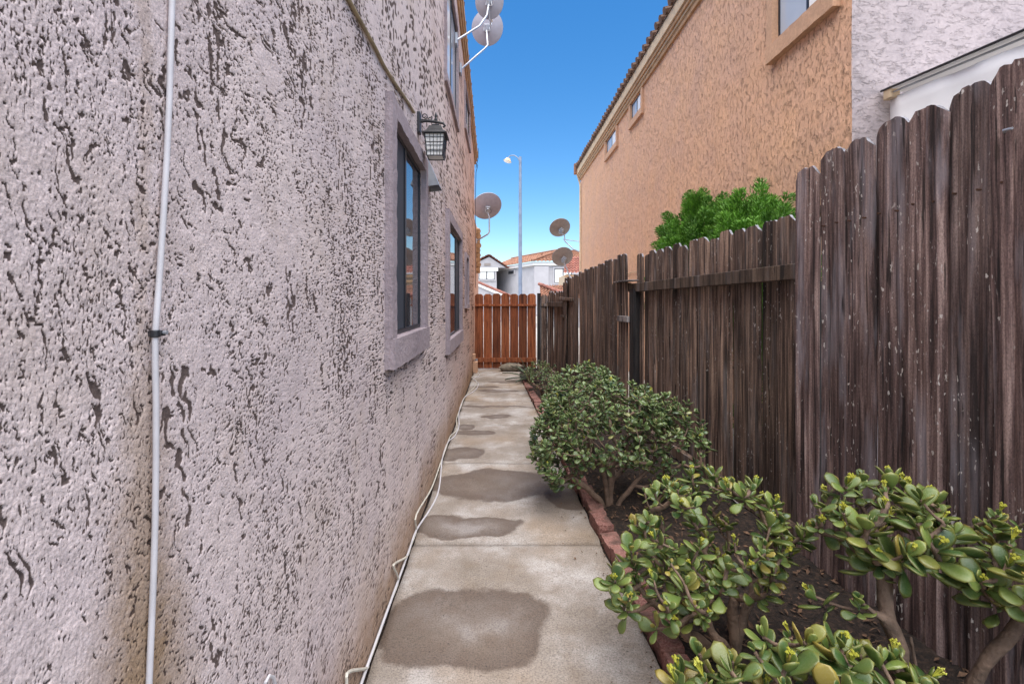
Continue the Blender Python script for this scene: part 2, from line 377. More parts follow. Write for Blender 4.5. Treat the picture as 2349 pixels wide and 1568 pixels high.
# ------------------------------------------------------------------ ground
def fenceX(y): return 1.8-.1*y
def brickX(y): return .64-.035*y
MB().add([(-400, -40, -.06), (400, -40, -.06), (400, 900, -.06), (-400, 900, -.06)], [(0, 1, 2, 3)]).build('ground', M['ground'], kind='structure')
path = thing('path', None, None); tag(path, kind='structure')
joints = [.0, 1.22, 2.445, 3.67, 4.80, 5.95, 7.1, 8.25, 9.6]
for j0, j1 in zip(joints[:-1], joints[1:]):
    nx, ny = 30, 34
    a = np.linspace(0, 1, nx); bb = np.linspace(j0+.006, j1-.006, ny)
    Yg = np.repeat(bb[None, :], nx, 0)
    x0 = -.455+.006*perlin(Yg*6, Yg*0+.3, 4); x1 = brickX(Yg)-.012+.008*perlin(Yg*7, Yg*0, 5)
    if j1 > 8.3: x1 = np.minimum(x1+.4*(Yg > 7.8), .75)
    Xg = lerp(x0, x1, a[:, None])
    Zg = .004*perlin(Xg*3, Yg*3, 2)+.0015*perlin(Xg*14, Yg*14, 3)
    ed = np.minimum(np.abs(Yg-j0-.006), np.abs(j1-.006-Yg)); Zg = Zg-.006*(ed < .002)
    P = np.stack([Xg, Yg, Zg], -1)
    # turn the rim down to give the slab its thickness
    P = np.concatenate([P[:1]*[1, 1, 0]+[0, 0, -.09], P, P[-1:]*[1, 1, 0]+[0, 0, -.09]], 0)
    P = np.concatenate([P[:, :1]*[1, 1, 0]+[0, 0, -.09], P, P[:, -1:]*[1, 1, 0]+[0, 0, -.09]], 1)
    obj('slab', grid_mesh('slab', P, None, M['concrete']), path)
MB().add([(-.6, -1, -.03), (.7, -1, -.03), (.7, 9.6, -.03), (-.6, 9.6, -.03)], [(0, 1, 2, 3)]).build('joint_bed', M['soil'], path)
# planting bed
ys = np.linspace(.2, 8.75, 170); ts = np.linspace(0, 1, 26)
Yg = np.repeat(ys[None, :], 26, 0); Xg = lerp(brickX(Yg)+.02, fenceX(Yg)+.03, ts[:, None])
Zg = .005+.02*perlin(Xg*5, Yg*5, 1)+.012*perlin(Xg*18, Yg*18, 2)
obj('soil', grid_mesh('soil', np.stack([Xg, Yg, Zg], -1), None, M['soil']), kind='structure')
ch = MB(); r5 = random.Random(11)
for i in range(2600):
    y = .9+6.5*r5.random()**1.6; t = r5.random()**1.3; x = lerp(brickX(y)+.01, fenceX(y)-.01, t)
    if r5.random() < .06: x = brickX(y)-r5.random()**2*.22-.02
    zz = .012+.02*float(perlin(x*5, y*5, 1))+.012*float(perlin(x*18, y*18, 2)) if x > brickX(y) else .004
    l, wd = r5.uniform(.006, .024), r5.uniform(.003, .009)
    if x < brickX(y): l *= .5; wd *= .6
    Mx = Matrix.Translation((x, y, zz+.003)) @ Euler((r5.uniform(-.5, .5), r5.uniform(-.5, .5), r5.uniform(0, 6.3))).to_matrix().to_4x4()
    ch.add([Mx @ Vector(p) for p in ((-l, -wd*.5, 0), (0, -wd, .002), (l, 0, 0), (0, wd, .003))], [(0, 1, 2, 3)])
ch.build('bark_litter', M['chips'], kind='stuff', label='brown bark chips and dry leaf litter strewn over the planting bed', cat='litter')

# ------------------------------------------------------------------ house on the left
hl = thing('stucco_house', 'pale lilac rough stucco house with dark framed windows, filling the left side', 'house')
def ltop(y): return 4.85-.18*(y-5.0)
us = np.arange(-140, 1090.1, 2.1)
yc = np.concatenate([np.linspace(-3, .36, 30)[:-1], LW*1044/(us-1145)]); yc = yc[yc < 9.12]
zr1 = np.concatenate([np.arange(-.08, .45, .004), np.arange(.45, 2.0, .0021), np.arange(2.0, 2.45, .004)]); zr2 = np.linspace(0, 1, 170)[1:]
Yg = np.repeat(yc[:, None], len(zr1)+len(zr2), 1)
Zg = np.concatenate([np.repeat(zr1[None, :], len(yc), 0), zr1[-1]+(ltop(yc)[:, None]-zr1[-1])*zr2[None, :]], 1)
wy = Yg+.010*perlin(Yg*24, Zg*24, 11)+.003*perlin(Yg*90, Zg*90, 12)
wz = Zg+.012*perlin(Yg*22, Zg*22, 13)
slant = wy+.22*wz*sst(1.3, .5, Yg)
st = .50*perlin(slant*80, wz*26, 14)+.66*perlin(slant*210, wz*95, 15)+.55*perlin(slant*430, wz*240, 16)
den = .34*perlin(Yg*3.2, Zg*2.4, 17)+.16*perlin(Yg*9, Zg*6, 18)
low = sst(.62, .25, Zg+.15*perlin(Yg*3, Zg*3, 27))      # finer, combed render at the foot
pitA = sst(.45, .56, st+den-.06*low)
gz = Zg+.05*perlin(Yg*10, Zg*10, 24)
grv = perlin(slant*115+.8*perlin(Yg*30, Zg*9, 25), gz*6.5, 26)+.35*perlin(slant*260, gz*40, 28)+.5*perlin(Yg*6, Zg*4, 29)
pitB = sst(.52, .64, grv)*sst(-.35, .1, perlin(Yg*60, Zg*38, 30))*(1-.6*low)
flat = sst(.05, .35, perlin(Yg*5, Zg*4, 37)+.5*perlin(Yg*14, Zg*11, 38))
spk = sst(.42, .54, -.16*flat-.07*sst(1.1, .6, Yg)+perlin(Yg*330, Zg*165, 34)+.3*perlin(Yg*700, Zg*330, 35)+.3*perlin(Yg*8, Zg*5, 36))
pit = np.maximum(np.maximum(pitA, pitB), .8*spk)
comb = perlin((Yg*.35+Zg)*150, (Yg-Zg*.35)*38, 19)
far = np.clip(Yg/2.2, .55, 1.6)
hgt = -.0048*np.maximum(pitA, pitB)*far-.0022*spk*far+.0008*perlin(Yg*42, Zg*34, 20)+.0006*perlin(Yg*170, Zg*150, 21)+.0005*perlin(Yg*360, Zg*320, 22)+.0011*comb*low+.004*perlin(Yg*2.3, Zg*2.3, 23)
P = np.stack([LW+hgt, Yg, Zg], -1)
WINL = [(1.99, 2.79, 1.14, 2.10), (4.17, 5.50, .95, 2.03), (6.35, 6.85, 1.25, 1.92), (4.05, 5.15, 3.30, 4.35), (6.3, 7.3, 3.75, 4.3)]
yc2 = (Yg[:-1, :-1]+Yg[1:, 1:])/2; zc2 = (Zg[:-1, :-1]+Zg[1:, 1:])/2
keep = np.ones(yc2.shape, bool)
for a, b_, c_, d_ in WINL: keep &= ~((yc2 > a) & (yc2 < b_) & (zc2 > c_) & (zc2 < d_))
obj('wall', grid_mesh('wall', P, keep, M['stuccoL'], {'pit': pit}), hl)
MB().box((-3.2, 9.02, -.1), (LW-.012, 9.1, 4.0)).box((-3.2, -3, -.1), (-3.1, 9.1, 4.2)).build('end_wall', M['stuccoL'], hl)
def wobble_box(lo, hi, amp=.004, step=.03, seed=0):
    """stucco band: box with subdivided, uneven faces"""
    mb = MB(); lo = Vector(lo); hi = Vector(hi); d = hi-lo
    def face(o, a, b):
        na = max(2, int(a.length/step)+1); nb = max(2, int(b.length/step)+1)
        vs = []; 
        for i in range(na+1):
            for j in range(nb+1):
                p = o+a*(i/na)+b*(j/nb)
                k = Vector((float(perlin(p.y*23+p.x*9, p.z*23, 31+seed)), float(perlin(p.z*25, p.x*25+p.y*8, 32+seed)), float(perlin(p.x*25+p.z*9, p.y*25, 33+seed))))
                vs.append(p+k*amp)
        mb.add(vs, [(i*(nb+1)+j, (i+1)*(nb+1)+j, (i+1)*(nb+1)+j+1, i*(nb+1)+j+1) for i in range(na) for j in range(nb)])
    X, Yv, Zv = Vector((d.x, 0, 0)), Vector((0, d.y, 0)), Vector((0, 0, d.z))
    face(lo, Yv, X); face(lo+Zv, X, Yv); face(lo, X, Zv); face(lo+Yv, Zv, X); face(lo, Zv, Yv); face(lo+X, Yv, Zv)
    return mb
def window(house, wx, s, y0, y1, z0, z1, panes, trim=.09, out=.04, sill=.13, tm=None, split=.5, fr=.022, deep=.035, top=True, bands=True):
    """s=+1: wall faces +X.  frame in an opening, raised stucco band round it"""
    fx = wx-s*deep
    def xb(a, b): return (min(a, b), max(a, b))
    w0 = MB(); a0, a1 = xb(fx-s*.03, fx+s*.003)
    w0.box((a0, y0+.002, z0+.002), (a1, y1-.002, z0+fr)); w0.box((a0, y0+.002, z1-fr), (a1, y1-.002, z1-.002))
    w0.box((a0, y0+.002, z0+fr+.001), (a1, y0+fr, z1-fr-.001)); w0.box((a0, y1-fr, z0+fr+.001), (a1, y1-.002, z1-fr-.001))
    ym = lerp(y0, y1, split)
    w0.box((a0, ym-.013, z0+fr+.001), (a1+s*.003 if s > 0 else a1, ym+.013, z1-fr-.001))
    win = w0.build('window', M['frame'], house)
    for (p0, p1, mt, dx) in ((y0+fr+.001, ym-.014, panes[0], .0), (ym+.014, y1-fr-.001, panes[1], .002)):
        b0, b1 = xb(fx-s*(.008+dx), fx-s*(.002+dx))
        MB().box((b0, p0, z0+fr+.001), (b1, p1, z1-fr-.001)).build('pane', mt, win)
    r0, r1 = xb(fx-s*.035, wx-s*.0)
    rv = MB()   # reveal of the opening
    rv.box((r0, y0-.02, z0-.02), (r1, y1+.02, z0)); rv.box((r0, y0-.02, z1), (r1, y1+.02, z1+.02))
    rv.box((r0, y0-.02, z0+.0005), (r1, y0, z1-.0005)); rv.box((r0, y1, z0+.0005), (r1, y1+.02, z1-.0005))
    rv.build('reveal', tm, win)
    if bands:
        o0, o1 = xb(wx-s*.01, wx+s*out)
        sd_ = int(y0*10)
        wobble_box((o0, y0-trim, z0), (o1, y0, z1+(trim if top else 0)), seed=sd_).build('surround', tm, win, smooth=True)
        wobble_box((o0, y1, z0), (o1, y1+trim, z1+(trim if top else 0)), seed=sd_+1).build('surround', tm, win, smooth=True)
        if top: wobble_box((o0+.001, y0+.001, z1), (o1-.001, y1-.001, z1+trim-.001), seed=sd_+2).build('surround', tm, win, smooth=True)
        p0, p1 = xb(wx-s*.01, wx+s*(out+.008))
        wobble_box((p0, y0-trim-.003, z0-sill), (p1, y1+trim+.003, z0-.001), seed=sd_+3).build('sill', tm, win, smooth=True)
    return win
T = M['stuccoTrim']
window(hl, LW, 1, *WINL[0], (M['screen'], M['glassD']), tm=T, split=.43, trim=.08, out=.034, deep=.004)
window(hl, LW, 1, *WINL[1], (M['glassD'], M['screen']), tm=T, split=.66, trim=.10, out=.034, deep=.004)
window(hl, LW, 1, *WINL[2], (M['glassD'], M['screen']), tm=T, trim=.06, out=.03, sill=.05)
window(hl, LW, 1, *WINL[3], (M['glassB'], M['glassC']), deep=.01, tm=T, trim=.06, out=.02, sill=.07)
window(hl, LW, 1, *WINL[4], (M['glassC'], M['glassB']), deep=.01, tm=T, trim=.04, out=.02, sill=.07)
# eaves moulding following the falling roof edge
def rake(z0, z1, out, back=.05, ya=-3., yb=9.1, wx=LW):
    p = [(wx-back, ya, ltop(ya)+z0), (wx+out, ya, ltop(ya)+z0), (wx+out, ya, ltop(ya)+z1), (wx-back, ya, ltop(ya)+z1)]
    return MB().quadbox(p, None, (0, yb-ya, ltop(yb)-ltop(ya)))
rake(-.09, -.02, .022).build('moulding', M['mould'], hl, bevel=.008)
rake(-.02, .05, .042, yb=9.13).build('moulding', M['mould'], hl, bevel=.008)
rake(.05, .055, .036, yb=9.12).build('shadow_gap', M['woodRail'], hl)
rake(.055, .15, .055, yb=9.14).build('fascia', M['mould'], hl, bevel=.006)
for i in range(26):
    y = 9.05-i*.30
    if y < 1.4: break
    pts = [Vector((LW+.045, y+.13, ltop(y+.13)+.165)), Vector((LW-.5, y+.13, ltop(y+.13)+.33))]
    if i == 0: tl = MB().tube([pts[0], pts[1]], [.05, .05], 8).build('roof_tile', M['tile_old'], hl, smooth=True); tl0 = pts[0]
    else:
        t2 = tl.copy(); C.objects.link(t2); t2.location = pts[0]-tl0
MB().add([(LW+.04, -3, ltop(-3)+.16), (LW+.04, 9.1, ltop(9.1)+.16), (LW-3, 9.1, ltop(9.1)+1.1), (LW-3, -3, ltop(-3)+1.1)], [(0, 1, 2, 3)]).build('roof', M['tile'], hl)
# lower rear wing whose tiled edge shows past the corner
MB().box((-3, 9.12, -.1), (-.60, 13.2, 3.3)).build('rear_wing', M['stuccoL'], hl)
e = MB()
for k in range(9):
    z = 2.12+k*.125; e.tube([(-.545+.016*(k % 2), 11.9, z), (-.60, 12.4, z+.13)], [.055+.008*(k % 3), .05], 8)
e.box((-.6, 11.95, 2.03), (-.50, 12.02, 3.2))
e.build('tile_edge', M['mould'], hl, smooth=True)
# meter pipe and cable clips down the far corner
MB().tube([at(1091, 372, 9.14), at(1096, 380, 9.16), at(1092, 395, 9.16), at(1090.5, 470, 9.16), at(1090.5, 660, 9.16)], .006, 6).tube([at(1097, 340, 9.16), at(1097, 362, 9.16), at(1092, 385, 9.16)], .006, 6).build('corner_cable', M['black'], hl)
MB().box((LW+.0, 8.2, .24), (LW+.05, 8.32, .34)).box((LW+.003, 8.2, .0), (LW+.09, 8.34, .2)).build('hose_bib_block', M['stuccoTrimR'], hl, bevel=.006)

# ------------------------------------------------------------------ house on the right
HX = 2.5
hr = thing('stucco_house', 'peach stucco two storey house with tiled eaves, behind the fence on the right', 'house', (HX, 3.22, 0))
ucols = np.arange(1962, 1331, -2.1); yc = HX*1044/(ucols-1145); yc = np.clip(yc, 3.22, 13.9); yc[0] = 3.22; yc[-1] = 13.9
zr = np.concatenate([np.linspace(-.08, 1.2, 8)[:-1], np.arange(1.2, 5.12, .014)])
Yg, Zg = np.meshgrid(yc, zr, indexing='ij')
def lace(a, b, sx=1., sy=1., s=40):
    wa = a+.03*perlin(a*9, b*9, s)+.012*perlin(a*30, b*30, s+1); wb = b+.03*perlin(a*9, b*9, s+2)
    n = .6*perlin(wa*20*sx, wb*14*sy, s+3)+.6*perlin(wa*44*sx, wb*34*sy, s+4)+.35*perlin(a*80*sx, b*80*sy, s+5)
    d = .3*perlin(a*1.7, b*1.7, s+6)
    edge = sst(.06, .0, np.abs(n+d-.12))
    return .0012*sst(-.02, .18, n+d)+.0006*perlin(a*60, b*60, s+7)+.003*perlin(a*2.5, b*2.5, s+8), edge*.8*sst(-.2, .25, d+.15)
hg, ed = lace(Yg, Zg)
P = np.stack([HX-hg*1.5-HX, Yg-3.22, Zg], -1)
WINR = [(3.42, 4.09, 3.61, 4.7), (7.93, 8.57, 4.66, 4.98), (9.62, 10.55, 4.66, 4.98)]
yc2 = (Yg[:-1, :-1]+Yg[1:, 1:])/2; zc2 = (Zg[:-1, :-1]+Zg[1:, 1:])/2; keep = np.ones(yc2.shape, bool)
for a, b_, c_, d_ in WINR: keep &= ~((yc2 > a) & (yc2 < b_) & (zc2 > c_) & (zc2 < d_))
obj('wall', grid_mesh('wall', P, keep, M['stuccoR'], {'pit': ed}, flip=True), hr)
xs = np.arange(HX-.006, 6.5, .013); zr = np.concatenate([np.linspace(-.08, 1.4, 6)[:-1], np.arange(1.4, 5.6, .014)])
Xg, Zg = np.meshgrid(xs, zr, indexing='ij'); hg, ed = lace(Xg*.8, Zg, .7, 1.5, 60)
obj('gable_wall', grid_mesh('gable_wall', np.stack([Xg-HX, -hg*1.6, Zg], -1), None, M['stuccoW'], {'pit': ed}), hr)
MB().box((HX+.02, 13.82, -.1), (7, 13.9, 5.1)).box((6.4, 3.3, -.1), (6.5, 13.8, 5.3)).build('end_wall', M['stuccoR'], hr)
TR = M['stuccoTrimR']
window(hr, HX, -1, *WINR[0], (M['glassB'], M['glassC']), tm=TR, trim=.085, out=.05, sill=.15, split=.42, top=False, deep=.01)
window(hr, HX, -1, *WINR[1], (M['glassB'], M['glassC']), tm=TR, trim=.085, out=.04, sill=.12, split=.5, top=False, deep=.004)
window(hr, HX, -1, *WINR[2], (M['glassB'], M['glassC']), tm=TR, trim=.085, out=.04, sill=.12, split=.5, top=False, deep=.004)
def eave(z0, z1, out, mat, nm, ya=3.19, yb=14.0, bev=.008): MB().box((HX-out, ya, z0), (HX+.05, yb, z1)).build(nm, mat, hr, bevel=bev)
eave(5.00, 5.075, .035, M['mould'], 'moulding'); eave(5.075, 5.11, .06, M['fascia'], 'moulding', 3.18, 14.01); eave(5.11, 5.17, .085, M['mould'], 'moulding', 3.17, 14.02)
eave(5.171, 5.34, .11, M['fascia'], 'fascia', 3.16, 14.03); eave(5.341, 5.36, .125, M['woodRail'], 'drip_edge', 3.15, 14.04)
t0 = None
for i in range(58):
    y = 3.2+i*.19; p = Vector((HX-.165, y, 5.395))
    if t0 is None:
        t0 = MB().tube([p, p+Vector((.6, 0, .17))], [.058, .054], 8).build('roof_tile', M['tile_old'], hr, smooth=True); tp = p
    else:
        t = t0.copy(); C.objects.link(t); t.location = p-tp+Vector((rnd.uniform(-.012, .012), rnd.uniform(-.015, .015), rnd.uniform(-.006, .006)))
MB().add([(HX-.1, 3.15, 5.37), (HX-.1, 14.05, 5.37), (HX+2.4, 14.05, 6.1), (HX+2.4, 3.15, 6.1)], [(3, 2, 1, 0)]).build('roof', M['tile'], hr)
MB().tube([(HX-.1, 14.0, 5.2), (HX-.02, 14.0, 4.95), (HX-.025, 13.86, 4.8), (HX-.025, 13.86, .1)], .03, 8).build('downpipe', M['fascia'], hr, smooth=True)
MB().box((HX-.19, 13.95, 5.2), (HX-.08, 14.1, 5.52)).build('gutter_end', M['tile'], hr, bevel=.01)
# low ledge and thin wire on the peach wall, partly behind the shrubs
wobble_box((HX-.06, 3.22, 2.03), (HX-.004, 4.05, 2.16), seed=90).build('ledge', TR, hr, smooth=True)
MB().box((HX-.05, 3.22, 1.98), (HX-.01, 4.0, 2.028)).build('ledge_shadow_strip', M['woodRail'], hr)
pw = [Vector((HX-.02, y, 1.86+.02*math.sin(y*3.1)+.03*float(perlin(y*2, 0, 3))+.05*(y-4)*-.2)) for y in np.linspace(3.3, 10.5, 60)]
MB().tube(pw, .006, 5).build('wall_wire', M['wire'], hr)
# fabric patio cover in front of the pale wall
aw = thing('patio_awning', 'white tarpaulin patio cover sloping from the pale wall behind the tall fence', 'awning', (2.72, 3.2, 0))
n1, n2 = 30, 14; A = np.zeros((n1, n2, 3))
for i, y in enumerate(np.linspace(3.18, .6, n1)):
    for j, t in enumerate(np.linspace(0, 1, n2)):
        zt = 2.73-(3.2-y)*.10; s_ = .012*math.sin(y*16)*t+.018*float(perlin(y*5, t*3, 5))
        A[i, j] = (2.735+s_-2.72, y-3.2, zt-.012-t*1.1)
sh = obj('sheet', grid_mesh('sheet', A, None, M['tarp']), aw)
sm = sh.modifiers.new('solid', 'SOLIDIFY'); sm.thickness = .003
MB().tube([(2.715, 3.2, 2.745), (2.715, .6, 2.485)], .007, 8).build('edge_rail', M['galv'], aw, smooth=True)
MB().box((2.68, .6, 2.50), (2.70, 3.2, 2.515), Matrix.Translation((0, 0, 2.5)) @ Matrix.Shear('XZ', 4, (0, 0)) @ Matrix.Translation((0, 0, -2.5))).build('fabric_edge', M['white'], aw) if False else None
MB().quadbox([(2.70, 3.2, 2.765), (4.6, 3.2, 2.80), (4.6, .6, 2.54), (2.70, .6, 2.505)], None, (0, 0, .006)).build('top_sheet', M['tarp'], aw)
MB().tube([(2.69, 3.205, 2.775), (2.69, .6, 2.515)], .008, 6).build('welt', M['black'], aw)
MB().box((2.69, 3.13, 2.70), (2.76, 3.19, 2.77)).build('bracket', M['fascia'], aw, bevel=.006)

# ------------------------------------------------------------------ fence
FT = Vector((-.1, 1, 0)).normalized(); FN = Vector((-1, -.1, 0)).normalized(); FRZ = math.atan2(FT.y, FT.x)
def board_mesh(name, w, h, t, mat, seed, ear=.03, nx=9, nz=26, groove=.0022, wob=.004, lean=0, rough_top=.006):
    rs = np.random.RandomState(seed)
    xs = np.linspace(-w/2, w/2, nx); g = rs.randn(nx)*groove; g[0] = g[-1] = -.009; g[1] -= .002; g[-2] -= .002
    tz = np.linspace(0, 1, nz)
    vs = []; fs = []
    bow = rs.uniform(-1, 1)*.010; cup = rs.uniform(-1, 1)*.004
    tops = [h-max(0, abs(x)-(w/2-ear))*1.15+rs.uniform(-1, .3)*rough_top for x in xs]
    for side in (1, 0):
        for j, k in enumerate(tz):
            e0 = float(perlin(k*h*4+seed*3.1, seed*.7))*wob
            for i, x in enumerate(xs):
                xx = x+e0*(abs(x)/(w/2))+lean*(k-.5)*.02
                gy = g[i]+float(perlin(xx*60+seed, k*h*2.2+seed, 5))*groove*1.2
                yb = bow*math.sin(k*3.1)+cup*(x/(w/2))**2
                vs.append((xx, (t+gy if side else 0)+yb, k*tops[i]))
    n = nx*nz
    for j in range(nz-1):
        for i in range(nx-1):
            a = j*nx+i; fs.append((a+1, a, a+nx, a+nx+1)); fs.append((a+n, a+1+n, a+nx+1+n, a+nx+n))
    for j in range(nz-1):
        a = j*nx; fs.append((a, a+n, a+nx+n, a+nx)); a += nx-1; fs.append((a+n, a, a+nx, a+nx+n))
    for i in range(nx-1):
        a = (nz-1)*nx+i; fs.append((a+1, a, a+n, a+1+n)); a = i; fs.append((a, a+1, a+1+n, a+n))
    me = mesh(name, vs, fs, mat, True); me.materials.append(M['endgrain'] if mat != M['gate'] else mat)
    for f_ in list(me.polygons)[-2*(nx-1)::2]: f_.material_index = 1
    if hasattr(me, 'set_sharp_from_angle'): me.set_sharp_from_angle(angle=R(50))
    return me
fn = thing('wooden_fence', 'weathered brown board fence with dog-ear tops along the planting bed', 'fence')
def fpos(y, off=0., z=0.): return Vector((fenceX(y), y, z))+FN*off
bi = 0
def fboard(y, w, top, off, mat, z0=.0, tilt=0., hi=False, **kw):
    global bi; bi += 1
    me = board_mesh('board', w, top-z0, .017, mat, bi, nx=13 if hi else 7, nz=40 if hi else 14, **kw)
    o = obj('board', me, fn); o.location = fpos(y, off, z0); o.rotation_euler = (rnd.uniform(-.004, .004), tilt+rnd.uniform(-.002, .002), FRZ+rnd.uniform(-.012, .012)); return o
# tall near run: boards on this side
y = 2.285; k = 0
while y > .35:
    fboard(y, .149+rnd.uniform(-.003, .004), 2.02+.004*k+rnd.uniform(-.015, .015)-(.06 if k == 0 else 0), (.002 if k % 2 else .012)+rnd.uniform(-.002, .003), M['woodA'], z0=-.02, hi=True, ear=.042, groove=.003, wob=.004, rough_top=.008); y -= .1425; k += 1
# second run: boards on the far side of rail and posts
y = 2.40
while y < 4.62:
    fboard(y, .156+rnd.uniform(-.003, .005), 1.765+rnd.uniform(-.02, .02), -.078+(.006 if int(y*100/14.25) % 2 else -.006)+rnd.uniform(-.002, .002), M['woodB'], hi=True, ear=.036); y += .1425
# third run: boards on this side, stepping down towards the gate
y = 4.76
while y < 7.28:
    fboard(y, .143, 1.79-.052*(y-4.7)+rnd.uniform(-.02, .02), rnd.uniform(0, .008), M['woodB'], ear=.02); y += .139
# last short run by the gate
y = 7.42
while y < 8.85:
    fboard(y, .135, 1.47+rnd.uniform(-.03, .03), -.078, M['woodB']); y += .142
fboard(7.40, .15, 1.60, .03, M['woodB'], tilt=-.10); fboard(7.25, .15, 1.62, .035, M['woodB'], tilt=-.07)
def fbar(nm, ya, yb, za, zb, o0, o1, mat, dz=0.):
    p = [fpos(ya, o0, za), fpos(ya, o1, za), fpos(ya, o1, zb), fpos(ya, o0, zb)]
    return MB().quadbox(p, None, fpos(yb, 0, dz)-fpos(ya, 0, 0)).build(nm, mat, fn, bevel=.004)
fbar('rail', 2.33, 4.70, 1.415, 1.50, -.052, -.004, M['woodRail'], dz=-.025)
fbar('rail', 2.33, 4.62, .02, .10, -.052, -.006, M['woodRail'])
fbar('rail', .3, 2.33, 1.62, 1.71, -.045, -.006, M['woodRail']); fbar('rail', .3, 2.33, .28, .37, -.045, -.006, M['woodRail'])
fbar('rail', 4.72, 7.2, 1.4, 1.49, -.05, -.006, M['woodRail']); fbar('rail', 7.25, 8.9, 1.20, 1.28, -.05, -.004, M['woodRail'])
fbar('rail', 6.75, 7.55, 1.30, 1.345, -.02, .06, M['woodRail'], dz=.02)
fbar('post', 4.52, 4.64, 0, 1.42, -.085, .012, M['woodPost']); fbar('post', 2.31, 2.40, 0, 1.4, -.14, -.055, M['woodPost'])
fbar('post', 7.28, 7.42, 0, 1.36, -.085, .02, M['woodPost'])
fbar('cap_stick', 4.50, 4.98, 1.497, 1.512, -.03, .055, M['woodGrey'])
fbar('block', 4.60, 4.86, 1.085, 1.145, .018, .055, M['woodGrey'])
fbar('block', 7.2, 7.42, 1.03, 1.07, .02, .06, M['woodRail'])
for k in range(13):
    for zn in (1.67, .33):
        for dy in (-.035, .04):
            yy = 2.285-.1425*k+dy
            MB().tube([fpos(yy, .022, zn+.012*math.sin(k*7+dy*90)), fpos(yy, .036, zn+.012*math.sin(k*7+dy*90))], .0042, 6).build('nail', M['rust'], fn)
MB().tube([fpos(1.468, .022, 1.838), fpos(1.452, .05, 1.842), fpos(1.425, .058, 1.838)], .0045, 6).build('nail', M['galv'], fn)

# ------------------------------------------------------------------ gate
GY = 8.76
gt = thing('wooden_gate', 'red-brown stained board gate closing the far end of the path', 'gate', (.13, GY, 0))
for i in range(7):
    x = -.385+i*.1685
    me = board_mesh('board', .162, 1.43+rnd.uniform(-.008, .008), .018, M['gate'], 300+i, nx=5, nz=10, groove=.0006, wob=.002, rough_top=.002, ear=.03)
    o = obj('board', me, gt); o.location = (x-.13, 0, .012); o.rotation_euler = (0, 0, math.pi)
    o.location.y = .0
MB().box((-.465, GY-.055, 1.20), (.715, GY-.02, 1.238)).build('rail', M['gate'], gt, bevel=.003)
MB().box((-.455, GY-.055, .13), (.715, GY-.02, .215)).build('rail', M['gate'], gt, bevel=.003)
MB().box((-.45, GY-.062, .13), (-.41, GY-.056, .20)).build('hinge', M['galv'], gt)
gp1 = MB().box((.735, GY-.05, 0), (.80, GY+.04, 1.45)).build('gate_post', M['woodPost'], label='dark square post at the hinge side of the red-brown gate', cat='post', bevel=.004)
gf = thing('fence_return', 'short brown board panel filling the gap between gate post and fence', 'fence', (.87, GY, 0))
for i, x in enumerate((.865, .99)):
    o = obj('board', board_mesh('board', .12, 1.42, .017, M['woodB'], 330+i, nx=5, nz=8), gf); o.location = (x-.87, 0, 0); o.rotation_euler = (0, 0, math.pi)
MB().box((.81, GY-.05, 1.20), (1.06, GY-.019, 1.25)).build('rail', M['woodRail'], gf)

# ------------------------------------------------------------------ brick edging
be = thing('brick_edging', 'row of worn red bricks edging the planting bed beside the path', 'edging')
def brick_me(seed):
    mb = wobble_box((-.045, -.095, -.05), (.045, .095, .045), .006, .03, seed)
    me = mesh('brick', mb.v, mb.f, M['brick'], False); return me
bms = [brick_me(i) for i in range(5)]
y = .55; r6 = random.Random(5); k = 0
while y < 7.3:
    o = obj('brick', bms[k % 5], be); L = r6.choice((.75, .8, 1., 1.))
    o.location = (brickX(y)+.045+r6.uniform(-.012, .012), y+.095*L, r6.uniform(-.024, .006)-(.025 if y > 3.2 else 0)); o.scale = (1+r6.uniform(-.05, .05), L*.97, 1)
    o.rotation_euler = (r6.uniform(-.06, .06), r6.uniform(-.10, .10), .035+r6.uniform(-.07, .07)+(math.pi if k % 2 else 0)); y += .19*L+r6.uniform(.002, .014); k += 1

# ------------------------------------------------------------------ jade plants
def leaf_mesh(name, mat, seed, wd=.56, th=.16, ns=7, nr=8, curl=.12):
    rs = random.Random(seed); vs = []; fs = []; ed = []
    vs.append((0, 0, 0)); ed.append(0)
    wd *= rs.uniform(.9, 1.1); sk = rs.uniform(-.05, .05)
    for i in range(1, ns):
        t = i/ns; s = t
        hw = wd/2*(math.sin(math.pi*min(1, s**1.45))**.62 if s < .68 else math.sqrt(max(0, 1-((s-.66)/.34)**2)))
        if s < .68: hw = wd/2*(.13+.87*(1-math.cos(math.pi*min(1, s/.66)))/2)
        tk = th/2*(.45+.55*math.sin(math.pi*min(1, s*1.05)))*min(1, hw/(wd*.2))
        for k in range(nr):
            a = 2*math.pi*k/nr; yy = math.cos(a)*hw; zz = math.sin(a)*tk
            zz += curl*(t**2)*rs.uniform(.9, 1.1)+.25*(yy*yy)/(wd)
            vs.append((t, yy+sk*math.sin(t*3), zz)); ed.append(abs(math.cos(a))**4*min(1, .2+t*1.0))
    vs.append((1, sk*.14, curl)); ed.append(1)
    for k in range(nr): fs.append((0, 1+(k+1) % nr, 1+k))
    for i in range(ns-2):
        for k in range(nr):
            a = 1+i*nr+k; b2 = 1+i*nr+(k+1) % nr; fs.append((a, b2, b2+nr, a+nr))
    for k in range(nr):
        a = 1+(ns-2)*nr; fs.append((a+k, a+(k+1) % nr, len(vs)-1))
    me = mesh(name, vs, fs, mat, True)
    at_ = me.attributes.new('edge', 'FLOAT', 'POINT'); at_.data.foreach_set('value', ed)
    return me
